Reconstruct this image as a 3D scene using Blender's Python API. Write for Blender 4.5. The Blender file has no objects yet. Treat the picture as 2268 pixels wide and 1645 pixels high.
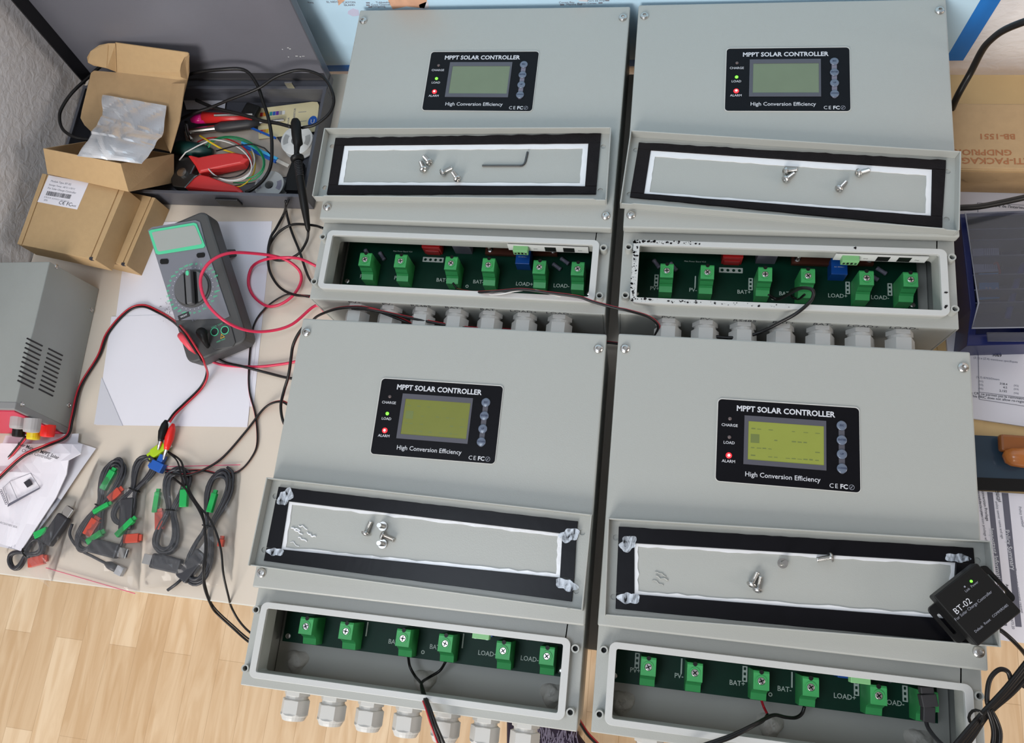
import bpy, bmesh, math, random
from mathutils import Vector, Matrix
from mathutils.geometry import tessellate_polygon
random.seed(7)
C = bpy.context.scene.collection
sc = bpy.context.scene

# ------------------------------------------------------------------ camera
CAM = Vector((0.39511705, -0.39501333, 0.90821561))
F = 1695.3975
_r = Vector((math.radians(15.93903994), math.radians(9.09969284), math.radians(5.15269118)))
RM = Matrix.Rotation(_r.length, 3, _r.normalized())
cam = bpy.data.objects.new('camera', bpy.data.cameras.new('camera'))
C.objects.link(cam); sc.camera = cam
cam.matrix_world = Matrix.Translation(CAM) @ RM.to_4x4()
cam.data.sensor_width = 36; cam.data.lens = F/2268*36
cam.data.clip_start = 0.01; cam.data.clip_end = 50

# ------------------------------------------------------------------ world, daylight, exposure
w = bpy.data.worlds.new('world'); sc.world = w; w.use_nodes = True
bgn = w.node_tree.nodes['Background']
# the room around: bright cool window side on the left, dim warm side on the right
_nt = w.node_tree; _tc = _nt.nodes.new('ShaderNodeTexCoord'); _sp = _nt.nodes.new('ShaderNodeSeparateXYZ')
_cr = _nt.nodes.new('ShaderNodeValToRGB'); _mr = _nt.nodes.new('ShaderNodeMapRange')
_mr.inputs[1].default_value = -1; _mr.inputs[2].default_value = 1
_nt.links.new(_tc.outputs['Generated'], _sp.inputs[0]); _nt.links.new(_sp.outputs['X'], _mr.inputs[0]); _nt.links.new(_mr.outputs[0], _cr.inputs[0])
_cr.color_ramp.elements[0].position = 0.15; _cr.color_ramp.elements[0].color = (0.80, 0.86, 0.95, 1)
_cr.color_ramp.elements[1].position = 0.85; _cr.color_ramp.elements[1].color = (0.22, 0.17, 0.13, 1)
_nt.links.new(_cr.outputs[0], bgn.inputs[0]); bgn.inputs[1].default_value = 0.72
def area(name, loc, target, sx, sy, power, col):
    l = bpy.data.lights.new(name, 'AREA'); l.shape = 'RECTANGLE'; l.size = sx; l.size_y = sy
    l.energy = power; l.color = col
    o = bpy.data.objects.new(name, l); C.objects.link(o); o.location = loc
    d = Vector(target)-Vector(loc); o.rotation_euler = d.to_track_quat('-Z', 'Y').to_euler()
    return o
# the window behind and to the left of the photographer, low over the desk
area('window_daylight', (-0.62, -2.9, 1.55), (0.2, 0, 0.1), 1.25, 1.3, 78, (1.0, 0.955, 0.90))
# added cool fill light over the desk, not a real lamp
area('overhead_fill', (-0.15, -0.55, 1.9), (-0.05, 0.0, 0.1), 0.6, 0.6, 8, (0.78, 0.88, 1.0))
# added fill light from the far right, grazing the rough wall at the left
area('right_fill', (2.7, -0.7, 0.95), (-0.49, 0.1, 0.20), 0.8, 0.7, 13, (1.0, 0.93, 0.88))
sc.view_settings.view_transform = 'Standard'; sc.view_settings.look = 'None'
sc.view_settings.gamma = 1; sc.view_settings.use_curve_mapping = False
sc.view_settings.exposure = 0.0

# ------------------------------------------------------------------ points
def P(px, py, z=0.0):
    d = RM @ Vector(((px-1134)/F, -(py-822.5)/F, -1.0))
    return CAM + d*((z-CAM.z)/d.z)
def PY(px, py, Y):
    d = RM @ Vector(((px-1134)/F, -(py-822.5)/F, -1.0))
    return CAM + d*((Y-CAM.y)/d.y)
H = 0.12

# ------------------------------------------------------------------ materials
MATS = {}
def mat(name, col, rough=0.5, metal=0.0, noise=0.0, nscale=50, bump=0.0, bscale=200, emit=0.0, ecol=None, coat=0.0, spec=None, trans=0.0):
    if name in MATS: return MATS[name]
    m = bpy.data.materials.new(name); m.use_nodes = True; nt = m.node_tree
    b = nt.nodes['Principled BSDF']
    b.inputs['Base Color'].default_value = (*col, 1); b.inputs['Roughness'].default_value = rough
    b.inputs['Metallic'].default_value = metal
    if coat: b.inputs['Coat Weight'].default_value = coat
    if spec is not None: b.inputs['Specular IOR Level'].default_value = spec
    if trans: b.inputs['Transmission Weight'].default_value = trans
    if emit: b.inputs['Emission Color'].default_value = (*(ecol or col), 1); b.inputs['Emission Strength'].default_value = emit
    tc = nt.nodes.new('ShaderNodeTexCoord')
    if noise:
        n = nt.nodes.new('ShaderNodeTexNoise'); n.inputs['Scale'].default_value = nscale; n.inputs['Detail'].default_value = 4
        nt.links.new(tc.outputs['Object'], n.inputs['Vector'])
        mx = nt.nodes.new('ShaderNodeMix'); mx.data_type = 'RGBA'
        mx.inputs[6].default_value = (*[c*(1-noise) for c in col], 1); mx.inputs[7].default_value = (*[min(1, c*(1+noise)) for c in col], 1)
        nt.links.new(n.outputs['Fac'], mx.inputs[0]); nt.links.new(mx.outputs[2], b.inputs['Base Color'])
    if bump:
        n2 = nt.nodes.new('ShaderNodeTexNoise'); n2.inputs['Scale'].default_value = bscale; n2.inputs['Detail'].default_value = 3
        nt.links.new(tc.outputs['Object'], n2.inputs['Vector'])
        bp = nt.nodes.new('ShaderNodeBump'); bp.inputs['Strength'].default_value = bump; bp.inputs['Distance'].default_value = 0.001
        nt.links.new(n2.outputs['Fac'], bp.inputs['Height']); nt.links.new(bp.outputs['Normal'], b.inputs['Normal'])
    MATS[name] = m; return m
paint = mat('grey_enamel', (0.40, 0.41, 0.385), 0.36, noise=0.02, nscale=8, bump=0.12, bscale=900)
paint_rim = mat('grey_enamel_rim', (0.54, 0.545, 0.53), 0.34, noise=0.02, nscale=8, bump=0.1, bscale=900)  # rim copy of the enamel, lightened to stand for its glossy sheen
paint_in = mat('grey_enamel_inside', (0.42, 0.42, 0.385), 0.5, noise=0.05, nscale=20)
steel = mat('bright_steel', (0.56, 0.55, 0.53), 0.27, 1.0)
dark_steel = mat('dark_steel', (0.10, 0.10, 0.10), 0.35, 0.9)
panel_black = mat('panel_black', (0.005, 0.005, 0.007), 0.3, noise=0.2, nscale=300, spec=0.15)
print_white = mat('print_white', (0.62, 0.63, 0.67), 0.5)
print_grey = mat('print_grey', (0.28, 0.29, 0.34), 0.5)
silk = mat('board_print', (0.62, 0.68, 0.62), 0.6)
bezel = mat('screen_bezel', (0.085, 0.085, 0.105), 0.3)
btn = mat('button_plastic', (0.12, 0.15, 0.21), 0.25, coat=0.4)
btn_txt = mat('button_print', (0.03, 0.04, 0.09), 0.5)
lcdA = mat('lcd_dim', (0.15, 0.19, 0.12), 0.3, noise=0.08, nscale=40, emit=0.05, ecol=(0.25, 0.33, 0.17))
lcdC = mat('lcd_lit', (0.15, 0.165, 0.025), 0.35, noise=0.07, nscale=40, emit=0.07, ecol=(0.3, 0.34, 0.03))
lcdD = mat('lcd_bright', (0.22, 0.25, 0.045), 0.35, noise=0.07, nscale=40, emit=0.11, ecol=(0.4, 0.46, 0.07))
lcd_seg = mat('lcd_segment', (0.15, 0.185, 0.05), 0.4)
led_red = mat('led_red', (1, 0.02, 0.02), 0.3, emit=3.2, ecol=(1, 0.012, 0.02))
led_red_core = mat('led_red_core', (1, 0.5, 0.4), 0.3, emit=3, ecol=(1, 0.42, 0.36))
led_green = mat('led_green', (0.1, 1, 0.05), 0.3, emit=2.2, ecol=(0.15, 1, 0.03))
led_off = mat('led_off', (0.12, 0.09, 0.09), 0.25)
pcb = mat('circuit_green', (0.002, 0.038, 0.021), 0.45, noise=0.25, nscale=60, spec=0.2)
termg = mat('terminal_green', (0.06, 0.46, 0.13), 0.45, noise=0.05)
gland_m = mat('gland_nylon', (0.56, 0.555, 0.53), 0.42)
gasket = mat('black_foam', (0.010, 0.008, 0.009), 0.6, spec=0.15, noise=0.4, nscale=120, bump=0.35, bscale=500)
gasket_s = mat('black_rubber_shiny', (0.004, 0.004, 0.006), 0.3, spec=0.2, noise=0.3, nscale=60, bump=0.1, bscale=100)
sealant = mat('white_sealant', (0.80, 0.81, 0.83), 0.18, noise=0.03, nscale=80, bump=0.3, bscale=150, coat=0.3)
sealant_t = mat('smeared_sealant', (0.66, 0.72, 0.80), 0.25, noise=0.15, nscale=260, bump=0.6, bscale=300)
def streaky(m_):
    nt = m_.node_tree; b = nt.nodes['Principled BSDF']; tc = nt.nodes.new('ShaderNodeTexCoord'); mp = nt.nodes.new('ShaderNodeMapping'); mp.inputs['Scale'].default_value = (150, 60, 1); mp.inputs['Rotation'].default_value = (0, 0, 0.5)
    n = nt.nodes.new('ShaderNodeTexNoise'); n.inputs['Scale'].default_value = 1; n.inputs['Detail'].default_value = 4; n.inputs['Distortion'].default_value = 1.5
    cr = nt.nodes.new('ShaderNodeValToRGB'); cr.color_ramp.elements[0].position = 0.33; cr.color_ramp.elements[1].position = 0.66
    nt.links.new(tc.outputs['Object'], mp.inputs[0]); nt.links.new(mp.outputs[0], n.inputs['Vector']); nt.links.new(n.outputs['Fac'], cr.inputs[0]); nt.links.new(cr.outputs[0], b.inputs['Alpha'])
streaky(sealant_t)
putty = mat('grey_putty', (0.52, 0.50, 0.46), 0.45, noise=0.15, nscale=200, bump=0.6, bscale=300)
red_plastic = mat('red_plastic', (0.55, 0.02, 0.02), 0.35)
blue_plastic = mat('blue_plastic', (0.01, 0.10, 0.45), 0.35)
black_plastic = mat('black_plastic', (0.009, 0.009, 0.009), 0.42, spec=0.25)
charcoal = mat('charcoal_plastic', (0.035, 0.034, 0.037), 0.45, spec=0.3)
dial_m = mat('dial_grey', (0.115, 0.115, 0.12), 0.45)
copper = mat('brown_copper', (0.16, 0.05, 0.03), 0.45, 0.3)
white_plastic = mat('white_plastic', (0.72, 0.73, 0.72), 0.4)
grey_comp = mat('grey_component', (0.18, 0.17, 0.22), 0.4)
wire_black = mat('black_wire', (0.009, 0.008, 0.008), 0.36, spec=0.35)
wire_red = mat('red_wire', (0.50, 0.015, 0.03), 0.32)
lead_red = mat('red_lead', (0.72, 0.03, 0.09), 0.35)
cardboard = mat('cardboard', (0.44, 0.29, 0.15), 0.85, noise=0.10, nscale=90, bump=0.15, bscale=400)
cardboard_l = mat('cardboard_outer', (0.50, 0.335, 0.17), 0.82, noise=0.07, nscale=120, bump=0.1, bscale=400)
paper = mat('white_paper', (0.80, 0.78, 0.84), 0.75, noise=0.02, nscale=12, bump=0.05, bscale=30)
paper2 = mat('grey_paper', (0.66, 0.65, 0.70), 0.75, noise=0.03, nscale=12)
ink = mat('ink', (0.03, 0.03, 0.04), 0.7)
ink_l = mat('faded_ink', (0.22, 0.22, 0.26), 0.7)
bar_grey = mat('printed_bar', (0.13, 0.13, 0.17), 0.7)
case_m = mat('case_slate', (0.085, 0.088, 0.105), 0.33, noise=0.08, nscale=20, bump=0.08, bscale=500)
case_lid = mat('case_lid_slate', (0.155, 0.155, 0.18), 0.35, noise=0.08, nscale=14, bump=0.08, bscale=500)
case_in = mat('case_inside', (0.055, 0.052, 0.055), 0.5)
case_edge = mat('case_edge', (0.006, 0.006, 0.008), 0.35)
meter_body = mat('meter_boot', (0.065, 0.065, 0.065), 0.5, noise=0.05)
meter_face = mat('meter_face', (0.19, 0.195, 0.225), 0.4)
meter_green = mat('meter_green', (0.09, 0.62, 0.33), 0.4)
meter_lcd = mat('meter_screen', (0.36, 0.385, 0.36), 0.2, coat=0.5)
supply_m = mat('supply_enamel', (0.30, 0.315, 0.30), 0.4, noise=0.03, bump=0.08, bscale=900)
supply_f = mat('supply_bezel', (0.25, 0.25, 0.25), 0.5)
pink_panel = mat('red_front_panel', (0.62, 0.03, 0.08), 0.4)
knob_grey = mat('knob_grey', (0.42, 0.40, 0.40), 0.5)
yellow = mat('yellow_plastic', (0.75, 0.62, 0.01), 0.4)
lime = mat('lime_plastic', (0.42, 0.62, 0.01), 0.35)
bright_red = mat('bright_red', (0.85, 0.02, 0.015), 0.35)
bag_green = mat('bright_green', (0.01, 0.42, 0.09), 0.35)
bag_red = mat('translucent_red', (0.55, 0.07, 0.04), 0.3)
cable_grey = mat('cable_grey', (0.034, 0.034, 0.040), 0.42)
silver_foil = mat('silver_foil', (0.93, 0.93, 0.95), 0.22, 0.5, bump=0.2, bscale=40)
cream_card = mat('cream_card', (0.70, 0.62, 0.38), 0.5)
navy = mat('navy_plastic', (0.006, 0.012, 0.09), 0.3)
pine = mat('pine', (0.62, 0.43, 0.20), 0.55, noise=0.12, nscale=25)
orange_wood = mat('orange_wood', (0.50, 0.16, 0.03), 0.3, noise=0.1, nscale=30, coat=0.4)
slate_gloss = mat('slate_gloss', (0.035, 0.06, 0.09), 0.12, noise=0.3, nscale=6)
pink = mat('pink_plastic', (0.75, 0.01, 0.22), 0.3)
w_green = mat('green_wire', (0.01, 0.25, 0.09), 0.4)
w_white = mat('white_wire', (0.65, 0.64, 0.62), 0.4)
w_yellow = mat('yellow_wire', (0.72, 0.48, 0.02), 0.4)
cyan = mat('cyan_plastic', (0.06, 0.42, 0.75), 0.35)
dk_green = mat('dark_green_grip', (0.005, 0.045, 0.04), 0.45)
beige = mat('beige_card', (0.50, 0.43, 0.36), 0.7)
spool_g = mat('spool_grey', (0.38, 0.39, 0.39), 0.45)
brown_print = mat('brown_print', (0.34, 0.13, 0.05), 0.8, noise=0.3, nscale=300)

def thin_plastic(name, tint, gloss, rough=0.12):
    m = bpy.data.materials.new(name); m.use_nodes = True; nt = m.node_tree
    for n in list(nt.nodes): nt.nodes.remove(n)
    out = nt.nodes.new('ShaderNodeOutputMaterial'); tr = nt.nodes.new('ShaderNodeBsdfTransparent'); tr.inputs[0].default_value = (*tint, 1)
    gl = nt.nodes.new('ShaderNodeBsdfGlossy'); gl.inputs['Roughness'].default_value = rough
    df = nt.nodes.new('ShaderNodeBsdfDiffuse'); df.inputs[0].default_value = (0.8, 0.8, 0.82, 1)
    lw = nt.nodes.new('ShaderNodeLayerWeight'); lw.inputs['Blend'].default_value = gloss
    m1 = nt.nodes.new('ShaderNodeMixShader'); m2 = nt.nodes.new('ShaderNodeMixShader'); m2.inputs[0].default_value = 0.05
    nt.links.new(lw.outputs['Fresnel'], m1.inputs[0]); nt.links.new(tr.outputs[0], m1.inputs[1]); nt.links.new(gl.outputs[0], m1.inputs[2])
    nt.links.new(m1.outputs[0], m2.inputs[1]); nt.links.new(df.outputs[0], m2.inputs[2]); nt.links.new(m2.outputs[0], out.inputs[0])
    MATS[name] = m; return m
bag_m = thin_plastic('clear_bag', (0.995, 0.995, 0.995), 0.2, 0.05)
lid_m = thin_plastic('clear_lid', (0.62, 0.64, 0.72), 0.3, 0.08)

def wall_mat(name, stretch, strength):
    m = bpy.data.materials.new(name); m.use_nodes = True; nt = m.node_tree; b = nt.nodes['Principled BSDF']
    b.inputs['Base Color'].default_value = (0.84, 0.82, 0.83, 1); b.inputs['Roughness'].default_value = 0.5
    tc = nt.nodes.new('ShaderNodeTexCoord'); mp = nt.nodes.new('ShaderNodeMapping')
    mp.inputs['Scale'].default_value = stretch; mp.inputs['Rotation'].default_value = (0.6, 0.2, 0.0)
    n = nt.nodes.new('ShaderNodeTexNoise'); n.inputs['Scale'].default_value = 1; n.inputs['Detail'].default_value = 5; n.inputs['Distortion'].default_value = 0.6
    bp = nt.nodes.new('ShaderNodeBump'); bp.inputs['Strength'].default_value = strength; bp.inputs['Distance'].default_value = 0.004
    nt.links.new(tc.outputs['Object'], mp.inputs[0]); nt.links.new(mp.outputs[0], n.inputs['Vector'])
    nt.links.new(n.outputs['Fac'], bp.inputs['Height']); nt.links.new(bp.outputs['Normal'], b.inputs['Normal'])
    return m
plaster = wall_mat('rough_plaster', (150, 70, 90), 0.8)
plaster_b = wall_mat('fine_plaster', (60, 60, 90), 0.35)
desk_m = mat('cream_laminate', (0.70, 0.61, 0.51), 0.42, noise=0.02, nscale=15, bump=0.06, bscale=300)
desk_edge = mat('desk_edging', (0.78, 0.74, 0.65), 0.5)

def laminate():
    m = bpy.data.materials.new('strip_laminate'); m.use_nodes = True; nt = m.node_tree; b = nt.nodes['Principled BSDF']
    b.inputs['Roughness'].default_value = 0.38
    tc = nt.nodes.new('ShaderNodeTexCoord'); mp = nt.nodes.new('ShaderNodeMapping'); mp.inputs['Rotation'].default_value = (0, 0, math.radians(90))
    br = nt.nodes.new('ShaderNodeTexBrick'); br.inputs['Scale'].default_value = 1; br.offset = 0.37; br.inputs['Brick Width'].default_value = 0.31
    br.inputs['Row Height'].default_value = 0.066; br.inputs['Mortar Size'].default_value = 0.0006
    br.inputs['Color1'].default_value = (0.70, 0.50, 0.30, 1); br.inputs['Color2'].default_value = (0.86, 0.67, 0.45, 1); br.inputs['Mortar'].default_value = (0.60, 0.42, 0.25, 1)
    nt.links.new(tc.outputs['Object'], mp.inputs[0]); nt.links.new(mp.outputs[0], br.inputs[0])
    mp2 = nt.nodes.new('ShaderNodeMapping'); mp2.inputs['Scale'].default_value = (38, 4.5, 1)
    n = nt.nodes.new('ShaderNodeTexNoise'); n.inputs['Scale'].default_value = 1; n.inputs['Detail'].default_value = 6; n.inputs['Distortion'].default_value = 1.2
    nt.links.new(tc.outputs['Object'], mp2.inputs[0]); nt.links.new(mp2.outputs[0], n.inputs['Vector'])
    cr = nt.nodes.new('ShaderNodeValToRGB'); cr.color_ramp.elements[0].position = 0.35; cr.color_ramp.elements[0].color = (0.80, 0.70, 0.58, 1)
    cr.color_ramp.elements[1].position = 0.62; cr.color_ramp.elements[1].color = (1, 1, 1, 1)
    nt.links.new(n.outputs['Fac'], cr.inputs[0])
    mx = nt.nodes.new('ShaderNodeMix'); mx.data_type = 'RGBA'; mx.blend_type = 'MULTIPLY'; mx.inputs[0].default_value = 0.75
    nt.links.new(br.outputs['Color'], mx.inputs[6]); nt.links.new(cr.outputs[0], mx.inputs[7]); nt.links.new(mx.outputs[2], b.inputs['Base Color'])
    return m
lam = laminate()

# ------------------------------------------------------------------ mesh helpers
class MB:
    def __init__(s): s.v = []; s.f = []
    def add(s, vs, fs):
        o = len(s.v); s.v += [tuple(v) for v in vs]; s.f += [tuple(i+o for i in f) for f in fs]; return s
    def box(s, x0, x1, y0, y1, z0, z1, M=None):
        vs = [Vector(q) for q in ((x0,y0,z0),(x1,y0,z0),(x1,y1,z0),(x0,y1,z0),(x0,y0,z1),(x1,y0,z1),(x1,y1,z1),(x0,y1,z1))]
        if M: vs = [M @ v for v in vs]
        return s.add(vs, [(0,3,2,1),(4,5,6,7),(0,1,5,4),(1,2,6,5),(2,3,7,6),(3,0,4,7)])
    def hexa(s, b, t):          # bottom quad, top quad
        return s.add(list(b)+list(t), [(3,2,1,0),(4,5,6,7),(0,1,5,4),(1,2,6,5),(2,3,7,6),(3,0,4,7)])
    def prism(s, poly, z0, z1, M=None):
        n = len(poly); vs = [Vector((x,y,z0)) for x,y in poly]+[Vector((x,y,z1)) for x,y in poly]
        if M: vs = [M @ v for v in vs]
        return s.add(vs, [tuple(range(n-1,-1,-1)), tuple(range(n,2*n))]+[(i,(i+1)%n,n+(i+1)%n,n+i) for i in range(n)])
    def plate(s, outer, holes, z0, z1, M=None):   # polygon with holes, given thickness
        loops = [outer]+holes; pts = [p for l in loops for p in l]
        tris = tessellate_polygon([[Vector((x,y,0)) for x,y in l] for l in loops])
        n = len(pts); vs = [Vector((x,y,z1)) for x,y in pts]+[Vector((x,y,z0)) for x,y in pts]
        if M: vs = [M @ v for v in vs]
        fs = []
        for t in tris:
            a,b_,c = [Vector((*pts[i],0)) for i in t]
            if (b_-a).cross(c-a).z < 0: t = (t[0],t[2],t[1])
            fs.append(tuple(t)); fs.append((t[0]+n,t[2]+n,t[1]+n))
        k = 0
        for l in loops:
            m = len(l)
            for i in range(m): fs.append((k+i, k+(i+1)%m, k+(i+1)%m+n, k+i+n))
            k += m
        return s.add(vs, fs)
    def tube(s, pts, r, n=8, closed=False, flat=None):
        pts = [Vector(p) for p in pts]; m = len(pts); vs = []; prev = None
        rr = r if isinstance(r, (list, tuple)) else [r]*m
        for i, p in enumerate(pts):
            a = pts[(i-1)%m] if (closed or i > 0) else p; b = pts[(i+1)%m] if (closed or i < m-1) else p
            t = (b-a); t = t.normalized() if t.length > 1e-9 else Vector((1,0,0))
            if prev is None:
                u = t.cross(Vector((0,0,1))); u = u.normalized() if u.length > 1e-3 else Vector((1,0,0))
            else:
                u = prev - t*prev.dot(t); u = u.normalized() if u.length > 1e-6 else Vector((1,0,0))
            prev = u; w_ = t.cross(u)
            for k in range(n):
                a_ = 2*math.pi*k/n; vs.append(p + (u*math.cos(a_)+w_*math.sin(a_))*rr[i])
        fs = [(i*n+k, i*n+(k+1)%n, ((i+1)%m)*n+(k+1)%n, ((i+1)%m)*n+k) for i in range(m if closed else m-1) for k in range(n)]
        if not closed: fs += [tuple(range(n-1,-1,-1)), tuple((m-1)*n+k for k in range(n))]
        return s.add(vs, fs)
    def lathe(s, prof, n=20, M=None, hexr=()):      # prof: (r,z) list; indices in hexr drawn hexagonal
        vs = []
        for i, (r, z) in enumerate(prof):
            for k in range(n):
                a = 2*math.pi*k/n; q = r
                if i in hexr: q = r*math.cos(math.pi/6)/math.cos((a % (math.pi/3))-math.pi/6)
                vs.append(Vector((q*math.cos(a), q*math.sin(a), z)))
        if M: vs = [M @ v for v in vs]
        m = len(prof)
        fs = [(i*n+k, i*n+(k+1)%n, (i+1)*n+(k+1)%n, (i+1)*n+k) for i in range(m-1) for k in range(n)]
        fs += [tuple(range(n-1,-1,-1)), tuple((m-1)*n+k for k in range(n))]
        return s.add(vs, fs)
    def build(s, name, m, parent=None, bevel=0, smooth=False, M=None):
        me = bpy.data.meshes.new(name); me.from_pydata([M @ Vector(v) if M else v for v in s.v], [], s.f); me.update()
        bm = bmesh.new(); bm.from_mesh(me); bmesh.ops.recalc_face_normals(bm, faces=bm.faces); bm.to_mesh(me); bm.free()
        if smooth:
            for p in me.polygons: p.use_smooth = True
        me.materials.append(m)
        o = bpy.data.objects.new(name, me); C.objects.link(o)
        if parent: o.parent = parent
        if bevel:
            b = o.modifiers.new('bevel', 'BEVEL'); b.width = bevel; b.segments = 2; b.limit_method = 'ANGLE'; b.angle_limit = math.radians(40)
        return o
def tag(o, label, cat, group=None):
    o['label'] = label; o['category'] = cat
    if group: o['group'] = group
    return o
def struct(o): o['kind'] = 'structure'; return o
def thing(name, label, cat, loc=(0,0,0), rz=0, group=None, M=None):
    o = bpy.data.objects.new(name, None); C.objects.link(o); o.empty_display_size = 0.02
    if M is not None: o.matrix_world = M
    else: o.location = loc; o.rotation_euler = (0,0,rz)
    return tag(o, label, cat, group)
def rrect(x0, x1, y0, y1, r, n=5):
    p = []
    for cx, cy, a0 in ((x1-r,y1-r,0),(x0+r,y1-r,90),(x0+r,y0+r,180),(x1-r,y0+r,270)):
        for k in range(n+1):
            a = math.radians(a0+90*k/n); p.append((cx+r*math.cos(a), cy+r*math.sin(a)))
    return p
def circ(cx, cy, r, n=16): return [(cx+r*math.cos(2*math.pi*k/n), cy+r*math.sin(2*math.pi*k/n)) for k in range(n)]
def text(name, s, size, m, parent, x=0, y=0, z=0, M=None, bold=0.0, align='CENTER', sx=1.0, th=0.00004):
    cu = bpy.data.curves.new(name, 'FONT'); cu.body = s; cu.size = size; cu.align_x = align; cu.align_y = 'CENTER'
    cu.offset = bold*size; cu.extrude = th; cu.resolution_u = 2
    t = bpy.data.objects.new('tmp', cu); C.objects.link(t)
    dg = bpy.context.evaluated_depsgraph_get(); dg.update()
    me = bpy.data.meshes.new_from_object(t.evaluated_get(dg)); C.objects.unlink(t); bpy.data.objects.remove(t)
    me.transform(Matrix.Diagonal((sx,1,1,1)))
    me.transform(M if M is not None else Matrix.Translation((x,y,z)))
    me.materials.clear(); me.materials.append(m); me.name = name
    o = bpy.data.objects.new(name, me); C.objects.link(o)
    if parent: o.parent = parent
    return o
def smooth_path(pts, sub=6):
    pts = [Vector(p) for p in pts]
    if len(pts) < 3: return pts
    q = [pts[0]*2-pts[1]]+pts+[pts[-1]*2-pts[-2]]; out = []
    for i in range(1, len(q)-2):
        for k in range(sub):
            t = k/sub; a,b,c,d = q[i-1],q[i],q[i+1],q[i+2]
            out.append(0.5*((2*b)+(c-a)*t+(2*a-5*b+4*c-d)*t*t+(3*b-a-3*c+d)*t**3))
    return out+[pts[-1]]
def path(l, z=None):     # list of (px,py[,z]) -> smoothed world path
    return smooth_path([P(q[0], q[1], q[2] if len(q) > 2 else z) for q in l])
def frameM(o, xdir, n):  # matrix with origin o, x along xdir, z along n
    z = Vector(n).normalized(); x = Vector(xdir); x = (x-z*x.dot(z)).normalized(); y = z.cross(x)
    return Matrix(((x.x,y.x,z.x,o[0]),(x.y,y.y,z.y,o[1]),(x.z,y.z,z.z,o[2]),(0,0,0,1)))

# ------------------------------------------------------------------ room
YW, XL, ZF = 0.312, -0.49, -0.74
struct(MB().box(-2.2, 2.6, -2.2, 0.42, ZF-0.02, ZF).build('floor', lam))
struct(MB().box(-0.56, 1.9, YW, YW+0.10, ZF, 1.1).build('wall_back', plaster_b))
struct(MB().box(XL-0.20, XL, -0.44, YW, ZF, 1.1).build('wall_left', plaster))

# ------------------------------------------------------------------ desks
d = thing('desk', 'cream laminate desk carrying the four grey controllers', 'desk', (0,0,0))
MB().box(-0.487, 0.70, -0.4535, 0.294, -0.022, 0.0).build('desk_top', desk_m, d)
MB().box(-0.487, 0.70, -0.4550, -0.4535, -0.022, 0.0).build('edging', desk_edge, d)
for x, y in ((-0.46,-0.42),(0.64,-0.42),(-0.46,0.26),(0.64,0.26)): MB().box(x, x+0.04, y-0.015, y+0.015, ZF, -0.022).build('leg', charcoal, d)
d = thing('side_table', 'pale pine side table under the papers right of the desk', 'table', (0,0,0))
MB().box(0.7015, 1.20, -0.392, 0.294, -0.022, 0.0).build('table_top', pine, d)
for x, y in ((0.72,-0.36),(1.15,-0.36),(0.72,0.26),(1.15,0.26)): MB().box(x, x+0.03, y-0.015, y+0.015, ZF, -0.022).build('leg', pine, d)

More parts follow.
